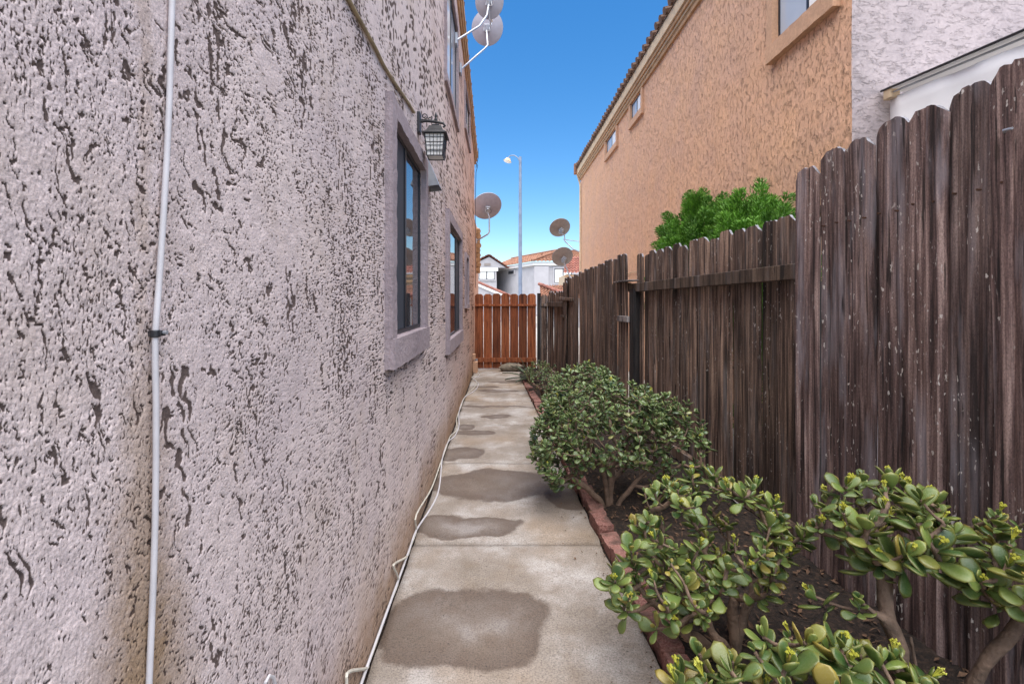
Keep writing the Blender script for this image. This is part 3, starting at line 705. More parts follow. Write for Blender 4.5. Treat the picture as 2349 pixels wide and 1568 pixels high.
LEAF = {'jade': [leaf_mesh('leaf', M['jade'], s, curl=c, wd=w_) for s, c, w_ in ((1, .10, .54), (2, .2, .58), (3, -.05, .5), (4, .15, .62), (5, -.18, .52))],
        'jade_dark': [leaf_mesh('leaf', M['jade_dark'], s, curl=c, wd=w_) for s, c, w_ in ((1, .10, .54), (2, .2, .58), (3, -.05, .5), (5, -.12, .52))]}
LEAFLO = {k: [leaf_mesh('leaf_low', M[k], s, curl=c, ns=5, nr=6) for s, c in ((1, .1), (2, .2), (3, -.1))] for k in ('jade', 'jade_dark')}
def bud_mesh():
    mb = MB(); rs = random.Random(4)
    for k in range(15):
        a = rs.uniform(0, 6.28); t = rs.uniform(.0, .9); p = Vector((math.cos(a)*t*.013, math.sin(a)*t*.013, .022+.010*(1-t*t)+rs.uniform(-.003, .004)))
        mb.tube([(0, 0, .004), p*.6+Vector((0, 0, .002)), p], [.0013, .0011, .001], 4, False)
        q_ = .0033; mb.add([p+Vector(d)*q_ for d in ((1, 0, 0), (0, 1, 0), (-1, 0, 0), (0, -1, 0), (0, 0, 1.4), (0, 0, -1))], [(0, 1, 4), (1, 2, 4), (2, 3, 4), (3, 0, 4), (1, 0, 5), (2, 1, 5), (3, 2, 5), (0, 3, 5)])
    return mesh('flower_cluster', mb.v, mb.f, M['bud'])
BUD = bud_mesh()
def jade(name, label, base, canopies, L, kind, seed, trunks, r0, flowers=.3, gap=.80, parts=300, extra=(), pairs=(3, 5), group=None):
    rs = random.Random(seed); base = Vector(base)
    root = thing(name, label, 'plant', base, group)
    # targets: tips spread through the canopy ellipsoids, mostly near their skin
    tips = []
    for (c, rad, n) in canopies:
        c = Vector(c); tries = 0; cnt = 0
        while cnt < n and tries < n*60:
            tries += 1
            d = Vector((rs.gauss(0, 1), rs.gauss(0, 1), rs.gauss(.25, 1))).normalized(); q_ = rs.uniform(.55, 1.0)**.6
            p = c+Vector((d.x*rad[0], d.y*rad[1], d.z*rad[2]))*q_
            if p.z < L*1.1 or p.x > fenceX(p.y)-L*.55: continue
            if any((p-t).length < L*gap for t, _ in tips): continue
            tips.append((p, c)); cnt += 1
    nodes = []; par = []
    for (dx, dy, dz) in trunks:
        par.append(-1); nodes.append(Vector((0, 0, -.03))+base+Vector((dx*.15, dy*.15, 0)))
        n = 5
        for i in range(1, n+1):
            t = i/n; nodes.append(base+Vector((dx*(.15+.85*t**1.2)+rs.uniform(-.008, .008), dy*(.15+.85*t)+rs.uniform(-.008, .008), dz*t))); par.append(len(nodes)-2)
    ends = []
    for p, c in sorted(tips, key=lambda a: (a[0]-base).length):
        best = min(range(len(nodes)), key=lambda i: (nodes[i]-p).length+.25*max(0, nodes[i].z-p.z+.02)*2+(.35*(nodes[i]-base).length))
        q_ = nodes[best]; d = p-q_; n = max(2, int(d.length/(.035+L*.35))); prev = best
        for i in range(1, n+1):
            t = i/n; s_ = q_+d*t+Vector((0, 0, -.16*d.length*math.sin(t*math.pi)*rs.uniform(.3, 1)))+Vector((rs.uniform(-1, 1), rs.uniform(-1, 1), rs.uniform(-1, 1)))*(.006 if i < n else 0)
            nodes.append(s_); par.append(prev); prev = len(nodes)-1
        ends.append((prev, c))
    cnt = [0]*len(nodes)
    for e_, _ in ends:
        i = e_
        while i >= 0: cnt[i] += 1; i = par[i]
    rad_ = [r0*min(1, max(.16, (max(1, c_)/max(cnt))**.42)) for c_ in cnt]
    kids = {}
    for i, p_ in enumerate(par): kids.setdefault(p_, []).append(i)
    mb = MB(); stack = list(kids.get(-1, []))
    used = set()
    for i in range(len(nodes)):       # chains from each branching point
        if par[i] == -1 or (par[i] >= 0 and kids[par[i]][0] != i):
            chain = [par[i]] if par[i] >= 0 else []
            j = i
            while True:
                chain.append(j)
                if j in kids: j = kids[j][0]
                else: break
            if len(chain) > 1:
                rr = [rad_[k_] for k_ in chain]
                if par[i] >= 0: rr[0] = min(rad_[chain[0]], rr[1]*1.15)
                pts = []; rv = []
                for a_ in range(len(chain)):
                    pts.append(nodes[chain[a_]]); rv.append(rr[a_]*rs.uniform(.92, 1.1))
                if len(pts) > 2:
                    P2, R2 = [], []
                    for a_ in range(len(pts)-1):
                        q0, q1, q2, q3 = pts[max(a_-1, 0)], pts[a_], pts[a_+1], pts[min(a_+2, len(pts)-1)]
                        for t_ in (0, .34, .67):
                            P2.append(.5*((2*q1)+(q2-q0)*t_+(2*q0-5*q1+4*q2-q3)*t_*t_+(3*q1-q0-3*q2+q3)*t_**3)); R2.append(lerp(rv[a_], rv[a_+1], t_)*rs.uniform(.95, 1.06))
                    P2.append(pts[-1]); R2.append(rv[-1]); pts, rv = P2, R2
                mb.tube(pts, rv, 10)
    mb.build('stems', M['jade_wood'], root, smooth=True)
    leaves = []
    for e_, c in ends:
        p = nodes[e_]; d = (p-nodes[par[e_]]).normalized()
        ax = (d*.5+(p-c).normalized()*.35+Vector((0, 0, .75))+Vector((rs.uniform(-.3, .3), rs.uniform(-.3, .3), 0))).normalized()
        npair = rs.randint(*pairs); ph = rs.uniform(0, 3.14)
        a = ax.orthogonal().normalized(); b2 = ax.cross(a); sL = rs.choice((.55, .7, .85, .95, 1.05, 1.15)) if kind == 'jade' else rs.uniform(.75, 1.1)
        for k in range(npair):
            t = k/max(1, npair-1)
            for s_ in (0, 1):
                if k > 1 and rs.random() < .10: continue
                an = ph+k*math.pi/2+s_*math.pi+rs.uniform(-.25, .25)
                inc = R(lerp(16, 84, t**.85)+rs.uniform(-14, 16))
                out = a*math.cos(an)+b2*math.sin(an); dr = (ax*math.cos(inc)+out*math.sin(inc)).normalized()
                nr_ = (ax*math.sin(inc)-out*math.cos(inc)).normalized(); yv = nr_.cross(dr)
                tw = rs.uniform(-.4, .4); nr2 = nr_*math.cos(tw)+yv*math.sin(tw); yv2 = nr2.cross(dr)
                ln = L*sL*(.5 if k == 0 else (.85 if k == 1 else rs.uniform(.7, 1.2)))
                o_ = p-ax*(k*L*.20)-Vector((0, 0, 0))
                Mx = Matrix(((dr.x*ln, yv2.x*ln, nr2.x*ln, o_.x), (dr.y*ln, yv2.y*ln, nr2.y*ln, o_.y), (dr.z*ln, yv2.z*ln, nr2.z*ln, o_.z), (0, 0, 0, 1)))
                tipp = o_+dr*ln
                if tipp.z < .01 or tipp.x > fenceX(tipp.y)-.005: continue
                leaves.append((Mx, ln))
        if rs.random() < flowers and parts:
            fo = obj('flower_cluster', BUD, root); q3 = ax.to_track_quat('Z', 'Y').to_matrix().to_4x4(); s3 = rs.uniform(.6, 1.0)*L/.06
            fo.matrix_local = Matrix.Translation(p-base+ax*L*.12) @ q3 @ Matrix.Scale(s3, 4)
    cp = Vector((0, 0, CAMZ))
    leaves.sort(key=lambda l: (l[0].translation-cp).length-l[1]*.0)
    off = Matrix.Translation(-base)
    sel = leaves[:parts]; rest = leaves[parts:]
    if len(rest) and parts:
        idx = set(rs.sample(range(len(leaves)), parts)) if False else set(range(parts))
    for Mx, ln in sel:
        o = obj('leaf', rs.choice(LEAF[kind]), root); o.matrix_local = off @ Mx
    if rest:
        V = []; F = []; E = []; Rn = []; n0 = 0
        for Mx, ln in rest:
            me = rs.choice(LEAFLO[kind]); rv = rs.random()
            co = [off @ Mx @ v_.co for v_ in me.vertices]
            V += co; F += [tuple(i+n0 for i in f_.vertices) for f_ in me.polygons]; E += [x.value for x in me.attributes['edge'].data]; Rn += [rv]*len(co); n0 += len(co)
        me = mesh('leaf_mass', V, F, M[kind], True)
        me.attributes.new('edge', 'FLOAT', 'POINT').data.foreach_set('value', E); me.attributes.new('rnd', 'FLOAT', 'POINT').data.foreach_set('value', Rn)
        obj('leaf_mass', me, root, kind='stuff')
    print(name, len(tips), 'tips', len(leaves), 'leaves'); return root
G = 'jade plants along the planting bed'
jade('jade_plant', 'yellow-budded jade plant with forked bare trunk leaning over the near bricks', (.86, 1.66, 0),
     [((.82, 1.72, .43), (.32, .26, .21), 92), ((.56, 1.58, .31), (.19, .16, .13), 26)], .066, 'jade', 21,
     [(.0, 0, .22), (-.20, -.05, .12), (.12, .1, .2), (-.12, -.12, .16)], .019, .45, group=G)
jade('jade_plant', 'tall jade plant with thick bare branches standing against the near fence boards on the right', (1.22, 1.28, 0),
     [((1.19, 1.42, .62), (.21, .16, .13), 46), ((1.42, 1.25, .57), (.14, .18, .13), 24), ((1.02, 1.34, .36), (.10, .1, .08), 2)], .078, 'jade', 33,
     [(-.08, .06, .36), (.12, -.02, .30), (.03, .1, .28)], .022, .55, group=G)
jade('jade_plant', 'low broad leaved jade plant at the bottom edge in front of the others', (.84, 1.17, 0),
     [((.82, 1.19, .28), (.33, .15, .12), 50), ((.62, 1.22, .24), (.16, .1, .1), 14)], .082, 'jade', 45,
     [(.03, .03, .14), (-.12, .02, .12), (.14, .02, .13)], .02, .25, group=G)
jade('jade_plant', 'large dense dark green jade shrub with twisted trunk spilling over the path', (.70, 2.88, 0),
     [((.70, 3.0, .50), (.45, .38, .31), 260), ((.40, 2.98, .36), (.20, .30, .27), 95), ((1.10, 3.0, .36), (.27, .30, .32), 95)], .058, 'jade_dark', 57,
     [(-.05, .05, .36), (.06, .08, .4), (-.24, -.03, .2), (.25, .02, .22)], .021, .06, gap=.64, group=G)
jade('jade_plant', 'dense jade shrub directly behind the large one, in front of the black fence post', (.74, 3.8, 0),
     [((.70, 3.75, .50), (.32, .36, .30), 150)], .056, 'jade_dark', 63, [(0, 0, .3), (.12, .1, .3), (-.12, -.1, .25)], .018, .1, gap=.68, parts=150, group=G)
jade('jade_plant', 'small pale leaved jade shrub far along the bed near the gate', (.62, 6.3, 0),
     [((.60, 6.35, .27), (.26, .5, .18), 70)], .05, 'jade_dark', 77, [(0, 0, .2), (.1, .1, .2), (-.08, -.1, .15)], .02, .0, gap=.9, parts=150, group=G)
# spiky agave near the gate
ag = thing('agave', 'dark spiky agave with long drooping blades beside the path end', 'plant', (.50, 7.35, 0))
r7 = random.Random(9)
for i in range(17):
    a = r7.uniform(0, 6.28) if i > 5 else math.pi+(i-2.5)*.35; el = r7.uniform(.25, 1.35); ln = r7.uniform(.30, .55); n = 7; vs = []; fs = []
    for k in range(n):
        t = k/(n-1); e2 = el-1.1*t*t*(1.4-el*.7); wv = .026*(1-t)**.6*(.6+.8*min(1, t*3)); x = ln*t*math.cos(el-.4*t*(1.5-el)); z = max(.01, ln*t*math.sin(el)-.25*ln*t*t*(1.3-el*.6)+.03)
        for s_ in (-1, 0, 1): vs.append((x*math.cos(a)-s_*wv*math.sin(a), x*math.sin(a)+s_*wv*math.cos(a), z+(.007 if s_ else -.004)))
    for k in range(n-1):
        for s_ in (0, 1): fs.append((k*3+s_, k*3+s_+1, k*3+s_+4, k*3+s_+3))
    o = obj('blade', mesh('blade', vs, fs, M['agave'], True), ag); o.modifiers.new('solid', 'SOLIDIFY').thickness = .004
# rock by the gate
rv = MB(); rs = np.random.RandomState(2)
prof = []
vs = []; seg, st_ = 16, 9
for i in range(st_):
    ph = math.pi*i/(st_-1)
    for k in range(seg):
        th = 2*math.pi*k/seg; p = Vector((math.sin(ph)*math.cos(th)*.23, math.sin(ph)*math.sin(th)*.10, math.cos(ph)*.075))
        p *= 1+.22*float(perlin(th*1.2+3, ph*2, 6)); vs.append(p+Vector((.22, 8.45, .07)))
rv.add(vs, [(i*seg+k, i*seg+(k+1) % seg, (i+1)*seg+(k+1) % seg, (i+1)*seg+k) for i in range(st_-1) for k in range(seg)])
rv.build('rock', M['rock'], smooth=True, label='flat brown rock lying at the foot of the gate', cat='rock')

# ------------------------------------------------------------------ conifer shrubs behind the fence
def conifer(label, base, h, rx, ry, seed, nplume):
    root = thing('conifer_shrub', label, 'shrub', base, 'bright green conifer shrubs behind the fence')
    rs = np.random.RandomState(seed); V = []; F = []; Rn = []; E = []; n0 = 0
    for i in range(nplume):
        d = rs.randn(3); d[2] = abs(d[2])*1.1-.25; d /= np.linalg.norm(d)
        q_ = rs.uniform(.55, 1.)**.5
        c = np.array([d[0]*rx*q_, d[1]*ry*q_, h*.50+d[2]*h*.47*q_]); tone = rs.rand()
        ax = np.array([d[0]*.5, d[1]*.5, 1.0])+rs.randn(3)*.12; ax /= np.linalg.norm(ax)
        pl = rs.uniform(.20, .30)
        K = 420
        t = rs.rand(K)**.8; ang = rs.uniform(0, 6.28, K); sp = (.02+.05*np.sin(np.pi*np.minimum(1, t*.75+.18)))*rs.uniform(.15, 1., K)
        o1 = np.cross(ax, [0, 1, .1]); o1 /= np.linalg.norm(o1); o2 = np.cross(ax, o1)
        rd = o1*np.cos(ang)[:, None]+o2*np.sin(ang)[:, None]
        p = c+ax*((t-.45)*pl)[:, None]+rd*sp[:, None]
        dr = ax*.95+rd*.7+rs.randn(K, 3)*.25; dr /= np.linalg.norm(dr, axis=1)[:, None]; ln = rs.uniform(.016, .036, K)[:, None]
        sd = np.cross(dr, rs.randn(K, 3)); sd /= np.linalg.norm(sd, axis=1)[:, None]; wv = .0026
        V.append(np.stack([p-sd*wv, p+sd*wv, p+dr*ln*.6+sd*wv*1.2, p+dr*ln, p+dr*ln*.6-sd*wv*1.2], 1).reshape(-1, 3))
        F += [tuple(range(n0+5*k, n0+5*k+5)) for k in range(K)]; n0 += 5*K
        Rn += list(np.repeat(tone*.65+rs.rand(K)*.35, 5)); z_ = t*0; E += list(np.stack([z_, z_, t*.7, t, t*.7], 1).reshape(-1))
    V = np.concatenate(V).tolist()
    me = mesh('crown', V, F, M['conifer']); me.attributes.new('rnd', 'FLOAT', 'POINT').data.foreach_set('value', Rn); me.attributes.new('edge', 'FLOAT', 'POINT').data.foreach_set('value', E)
    obj('crown', me, root, kind='stuff')
    b0 = Vector(base); mb = MB()
    mb.tube([b0+Vector((0, 0, -.05)), b0+Vector((.02, .01, h*.4)), b0+Vector((0, .02, h*.85))], [.035, .025, .008], 8)
    for k in range(9):
        a = k*2.4; z = h*(.2+.07*k); mb.tube([b0+Vector((.01, .01, z)), b0+Vector((math.cos(a)*rx*.7, math.sin(a)*ry*.7, z+.25*h*.6))], [.012, .004], 5)
    mb.build('trunk', M['jade_wood'], root)
conifer('bright green conifer shrub left of its twin, rising behind the fence rail', (1.92, 4.36, 0), 2.36, .40, .62, 4, 300)
conifer('bright green conifer shrub right of its twin, close to the tall fence end', (1.97, 3.50, 0), 2.16, .36, .50, 9, 270)

# ------------------------------------------------------------------ lantern
lp = at(962, 282, 2.66); lp.x = LW
lan = thing('wall_lantern', 'black iron lantern with gridded glass hanging from a scroll bracket on the left wall', 'lantern', (LW, 2.68, 2.10))
LY = 2.68
MB().box((LW-.004, LY-.032, 2.265), (LW+.022, LY+.032, 2.405)).build('back_plate', M['black'], lan, bevel=.006)
cx = LW+.122
MB().tube([(LW+.015, LY, 2.345), (LW+.06, LY, 2.352), (cx, LY, 2.345), (cx+.05, LY, 2.335), (cx+.062, LY, 2.318), (cx+.048, LY, 2.308)], [.010, .010, .010, .009, .008, .006], 8).build('arm', M['black'], lan, smooth=True)
def spiral(cx_, cz, r_, tn, s0, sgn=1):
    return [(cx_+sgn*math.cos(s0+tn*6.28*t)*r_*(1-.75*t), LY, cz+math.sin(s0+tn*6.28*t)*r_*(1-.75*t)) for t in np.linspace(0, 1, 26)]
MB().tube(spiral(LW+.045, 2.382, .022, 1.3, -1.6), .0035, 6).tube(spiral(LW+.083, 2.368, .014, 1.2, 2.0, -1), .0035, 6).tube([(LW+.02, LY, 2.355), (LW+.03, LY, 2.36), (LW+.045, LY, 2.36)], .0035, 6).build('scroll', M['black'], lan, smooth=True)
MB().lathe([(.002, 2.408), (.006, 2.395), (.010, 2.382), (.006, 2.372), (.011, 2.362), (.011, 2.355)], Matrix.Translation((cx, LY, 0)), 10).build('finial', M['black'], lan, smooth=True)
def frust(w0, z0, w1, z1, mb):
    vs = [(cx+sx*w, LY+sy*w, z) for z, w in ((z0, w0), (z1, w1)) for sx, sy in ((-1, -1), (1, -1), (1, 1), (-1, 1))]
    mb.add(vs, [(0, 3, 2, 1), (4, 5, 6, 7)]+[(k, (k+1) % 4, (k+1) % 4+4, k+4) for k in range(4)]); return mb
rf = MB(); frust(.082, 2.246, .082, 2.252, rf); frust(.080, 2.2525, .058, 2.272, rf); frust(.056, 2.2725, .040, 2.308, rf); frust(.026, 2.3085, .026, 2.322, rf)
MB2 = rf.build('roof', M['black'], lan, bevel=.002)
cg = MB(); hz0, hz1, hw0, hw1 = 2.105, 2.245, .052, .064
def hw(z): return lerp(hw0, hw1, (z-hz0)/(hz1-hz0))
for sx, sy in ((-1, -1), (1, -1), (1, 1), (-1, 1)):
    cg.tube([(cx+sx*hw0, LY+sy*hw0, hz0), (cx+sx*hw1, LY+sy*hw1, hz1)], .005, 4)
for z in (hz0, hz0+.028, hz0+.038, hz0+.066, hz0+.088, hz1-.022):
    h_ = hw(z); rr = .004 if z == hz0 else .0022
    for k in range(4):
        c4 = [(-1, -1), (1, -1), (1, 1), (-1, 1)]; a_, b_ = c4[k], c4[(k+1) % 4]
        cg.tube([(cx+a_[0]*h_, LY+a_[1]*h_, z), (cx+b_[0]*h_, LY+b_[1]*h_, z)], rr, 4)
for f in (-.5, -.12, .28, .62):
    for k in range(4):
        p0, p1 = hw0, hw1
        A_ = [((f*p0, -p0), (f*p1, -p1)), ((p0, f*p0), (p1, f*p1)), ((f*p0, p0), (f*p1, p1)), ((-p0, f*p0), (-p1, f*p1))][k]
        cg.tube([(cx+A_[0][0], LY+A_[0][1], hz0), (cx+A_[1][0], LY+A_[1][1], hz1)], .0022, 4)
cg.build('cage', M['black'], lan)
gl = MB(); frust(.050, hz0+.002, .061, hz1-.002, gl); gl.build('glass', M['lglass'], lan)
lan.scale = (.88, .88, .88); lan.location.z += .038
# wire to the lantern
wpts = [(770, -60), (800, 0), (830, 55), (862, 112), (880, 150), (900, 182), (922, 215), (938, 238), (950, 258)]
MB().tube([wp(u, v, .008) for u, v in wpts], .0075, 7).build('lantern_wire', M['wire'], smooth=True, label='tan wire running along the left wall down to the black lantern', cat='cable')
# vent hood
vh = MB(); vy0, vy1 = 2.98, 3.14; vz0, vz1 = 2.05, 2.23
p = [(LW-.005, vy0, vz0), (LW+.075, vy0, vz0+.006), (LW+.075, vy0, vz0+.03), (LW+.012, vy0, vz1), (LW-.005, vy0, vz1)]
def shell(poly, thick, n):
    pass
vh.add([(LW, vy0, vz0), (LW+.085, vy0, vz0+.01), (LW+.012, vy0, vz1), (LW, vy0, vz1), (LW, vy1, vz0), (LW+.085, vy1, vz0+.01), (LW+.012, vy1, vz1), (LW, vy1, vz1)],
       [(0, 3, 2, 1), (4, 5, 6, 7), (1, 2, 6, 5), (2, 3, 7, 6)])
o = vh.build('vent_hood', M['galv'], label='galvanised wedge vent hood on the left wall below the lantern', cat='vent'); o.modifiers.new('solid', 'SOLIDIFY').thickness = .002

# ------------------------------------------------------------------ cables on the left wall and the path
cab = thing('wall_cable', 'thick white cable running vertically down the rough left wall', 'cable', (LW, .65, 1.3))
cpts = [(408, -260), (400, -120), (395, 0), (392, 110), (389, 220), (383, 360), (376, 480), (369, 590), (362, 690), (356, 765), (356, 830), (358, 920), (358, 1050), (356, 1200), (352, 1330), (347, 1450), (342, 1568), (338, 1700), (335, 1900)]
MB().tube([wp(u, v, .007) for u, v in cpts], .0040, 10).build('sheath', M['cable'], cab, smooth=True)
cpos = wp(356, 765, .007)
clp = MB().lathe([(.0062, -.005), (.0066, -.003), (.0066, .003), (.0062, .005)], Matrix.Translation(cpos), 12).box((LW-.002, cpos.y-.002, cpos.z-.004), (LW+.010, cpos.y+.017, cpos.z+.004)).build('clip', M['black'], cab, bevel=.001)
MB().tube([cpos+Vector((.0, .012, .001)), cpos+Vector((.008, .012, .001))], .0028, 8).build('clip_nail', M['galv'], clp)
def ground_cable(pts, r, mat, z=.006):
    out = []
    for p in pts:
        if len(p) == 3: out.append(wp(p[0], p[1], .006+r))
        else:
            g = gp(p[0], p[1], r); g.x = max(g.x, LW+.012); g.z = max(g.z, r); out.append(g)
    # smooth (Catmull-Rom)
    res = []
    for i in range(len(out)-1):
        p0, p1, p2, p3 = out[max(i-1, 0)], out[i], out[i+1], out[min(i+2, len(out)-1)]
        for t in (0, .25, .5, .75):
            res.append(.5*((2*p1)+(p2-p0)*t+(2*p0-5*p1+4*p2-p3)*t*t+(3*p1-p0-3*p2+p3)*t**3))
    res.append(out[-1]); return MB().tube(res, r, 7)
ground_cable([(792, 1640, 1), (795, 1568, 1), (800, 1540, 1), (818, 1532), (840, 1520), (858, 1485), (872, 1435), (884, 1380), (895, 1330), (903, 1300, 1), (908, 1290, 1), (925, 1275), (937, 1250), (950, 1215), (955, 1180, 1), (978, 1120), (1000, 1065), (1008, 1030), (1030, 1000), (1048, 985), (1045, 960), (1052, 930), (1060, 915), (1075, 900), (1090, 885), (1092, 872), (1082, 865), (1098, 856), (1088, 848)], .0052, M['cable_old']).build('ground_cable', M['cable_old'], smooth=True, label='off-white cable lying along the path, pinned to the foot of the left wall', cat='cable')
ground_cable([(818, 1600), (828, 1540), (848, 1500), (868, 1450), (885, 1405), (905, 1350), (925, 1290), (938, 1255), (952, 1215), (985, 1170), (1003, 1135), (1010, 1100), (1013, 1050), (1022, 1012), (1043, 1000), (1053, 975), (1047, 945), (1065, 912), (1088, 896), (1098, 880), (1086, 868), (1100, 860), (1092, 850)], .0055, M['cable']).build('ground_cable', M['cable'], smooth=True, label='whiter cable snaking loosely on the concrete along the left wall', cat='cable')
MB().tube([wp(604, 1600, .008), wp(609, 1562, .012), wp(618, 1549, .014), wp(627, 1552, .014), wp(631, 1568, .012), wp(632, 1600, .01)], .0035, 7).build('cable_hook', M['cable'], smooth=True, label='short bent white cable end at the bottom of the left wall', cat='cable')

# ------------------------------------------------------------------ satellite dishes
def dish(label, c, face, w, h, mat, mast, lnb=True, roll=0., sz=1.):
    c = Vector(c); root = thing('satellite_dish', label, 'satellite dish', c)
    f = Vector(face).normalized(); q_ = f.to_track_quat('Z', 'Y').to_matrix().to_4x4()
    Mx = Matrix.Translation(c) @ q_ @ Matrix.Rotation(roll, 4, 'Z')
    mb = MB(); ns, seg = 7, 36; vs = []
    for s_ in (0, 1):
        for i in range(ns+1):
            r = i/ns
            for k in range(seg):
                a = 2*math.pi*k/seg; vs.append(Mx @ Vector((math.cos(a)*r*w/2, math.sin(a)*r*h/2, .16*w*r*r*.55-(.006 if s_ else 0)+(.006 if i == ns and not s_ else 0))))
    n = (ns+1)*seg; fs = []
    for i in range(ns):
        for k in range(seg):
            a, b_ = i*seg+k, i*seg+(k+1) % seg
            fs.append((a, b_, b_+seg, a+seg)); fs.append((n+b_, n+a, n+a+seg, n+b_+seg))
    for k in range(seg):
        a, b_ = ns*seg+k, ns*seg+(k+1) % seg; fs.append((a, b_, b_+n, a+n))
    mb.add(vs, fs); mb.build('reflector', mat, root, smooth=True)
    bk = MB(); bk.box((-.06*sz, -.07*sz, -.05*sz), (.06*sz, .05*sz, -.006), Mx); bk.box((-.03*sz, -.12*sz, -.10*sz), (.03*sz, .02*sz, -.051*sz), Mx)
    bk.tube([Mx @ Vector((-.055*sz, 0, -.03*sz)), Mx @ Vector((-.055*sz, -.1*sz, -.08*sz))], .008*sz, 6).tube([Mx @ Vector((.055*sz, 0, -.03*sz)), Mx @ Vector((.055*sz, -.1*sz, -.08*sz))], .008*sz, 6)
    bk.build('bracket', M['galv'], root, bevel=.004)
    mpts = [Mx @ Vector((0, -.08*sz, -.075*sz))]+[Vector(p) for p in mast]
    MB().tube(mpts, .019*sz, 9).build('mast', M['galv'], root, smooth=True)
    e = mpts[-1]; MB().box(e-Vector((.012, .05, .06)), e+Vector((.012, .05, .06))).build('foot_plate', M['galv'], root, bevel=.004)
    if lnb:
        l0 = Mx @ Vector((0, -h*.42, .0)); l1 = Mx @ Vector((0, -h*.62, w*.35)); l2 = Mx @ Vector((0, -h*.45, w*.62))
        MB().tube([Mx @ Vector((0, -.06*sz, -.03*sz)), Mx @ Vector((0, -h*.52, -.01)), l1, l2], .011*sz, 8).build('feed_arm', M['galv'], root, smooth=True)
        MB().tube([l2, l2+(c-l2).normalized()*.08*sz], [.028*sz, .022*sz], 10).build('feed_horn', M['white'], root, smooth=True)
    # loose coax loop behind the reflector
    lp_ = [Mx @ Vector((math.cos(t)*.07*sz-.03*sz, math.sin(t)*.07*sz-.05*sz, -.10*sz-.01*math.sin(3*t))) for t in np.linspace(0, 6.0, 22)]
    MB().tube(lp_, .004*sz, 5).build('coax_loop', M['cable'] if sz < .8 else M['black'], root, smooth=True)
    return root
dish('pale grey satellite dish at the top edge, upper of the pair on the left eaves', at(1122, 2, 5.7), (.10, .90, .30), .36, .40, M['dish'], [at(1117, 36, 5.62), at(1100, 60, 5.3), (LW+.012, 5.0, 4.16)], sz=.62)
dish('pale grey satellite dish just below the topmost one on the left eaves', at(1117, 62, 6.4), (.12, .92, .22), .45, .47, M['dish'], [at(1119, 104, 6.3), at(1112, 112, 6.2), (LW+.012, 5.55, 4.12)], lnb=False, sz=.66)
dish('grey satellite dish on a bent mast at the far corner of the left house', at(1118, 476, 11.2), (-.22, .75, .75), .74, .76, M['dish'], [at(1122.5, 497, 11.2), at(1122.5, 532, 11.2), at(1119, 537, 11.2), (-.575, 11.6, 2.83)], lnb=False, sz=.95)
dish('taupe satellite dish, upper of two at the far corner of the peach house', at(1287, 525, 14.6), (-.42, .66, .70), .86, .66, M['dishT'], [at(1295, 540, 14.6), at(1296, 553, 14.6), at(1315, 571, 14.4), (2.49, 13.95, 2.8)], lnb=False, roll=.35, sz=1.1)
dish('taupe satellite dish, lower of two at the far corner of the peach house', at(1293, 591, 14.5), (-.40, .72, .60), .84, .66, M['dishT'], [at(1300, 615, 14.5), at(1306, 632, 14.5), at(1322, 650, 14.3), (2.49, 13.95, 1.6)], lnb=False, roll=.35, sz=1.1)
MB().tube([at(1292, 549, 14.55), (2.49, 13.95, 3.12)], .014, 7).build('dish_stay', M['galv'], label='thin metal stay from the upper taupe dish to the peach house corner', cat='stay rod')

# ------------------------------------------------------------------ street lamp
SY = 24.
sl = thing('street_lamp', 'tall grey street lamp with curved arm rising beyond the gate', 'street lamp', at(1193.5, 690, SY)*1)
sl.location.z = 0
x0 = at(1193.5, 690, SY).x
MB().tube([(x0, SY, -.05), (x0, SY, 4), (x0, SY, at(0, 360, SY).z)], [.105, .095, .07], 14).build('pole', M['pole'], sl, smooth=True)
MB().tube([at(1193, 372, SY), at(1188, 362, SY), at(1180, 356.5, SY), at(1172, 356.5, SY), at(1166, 361, SY)], .028, 8).build('arm', M['pole'], sl, smooth=True)
hd = at(1165, 367, SY)
MB().lathe([(.02, .12), (.09, .10), (.13, .0), (.19, -.06), (.18, -.08)], Matrix.Translation(hd) @ Matrix.Rotation(R(18), 4, 'Y'), 14, 1.2, .8).build('lamp_head', M['fascia'], sl, smooth=True)
MB().lathe([(.17, -.081), (.15, -.12), (.06, -.15)], Matrix.Translation(hd) @ Matrix.Rotation(R(18), 4, 'Y'), 14, 1.2, .8).build('lens', M['white'], sl, smooth=True)

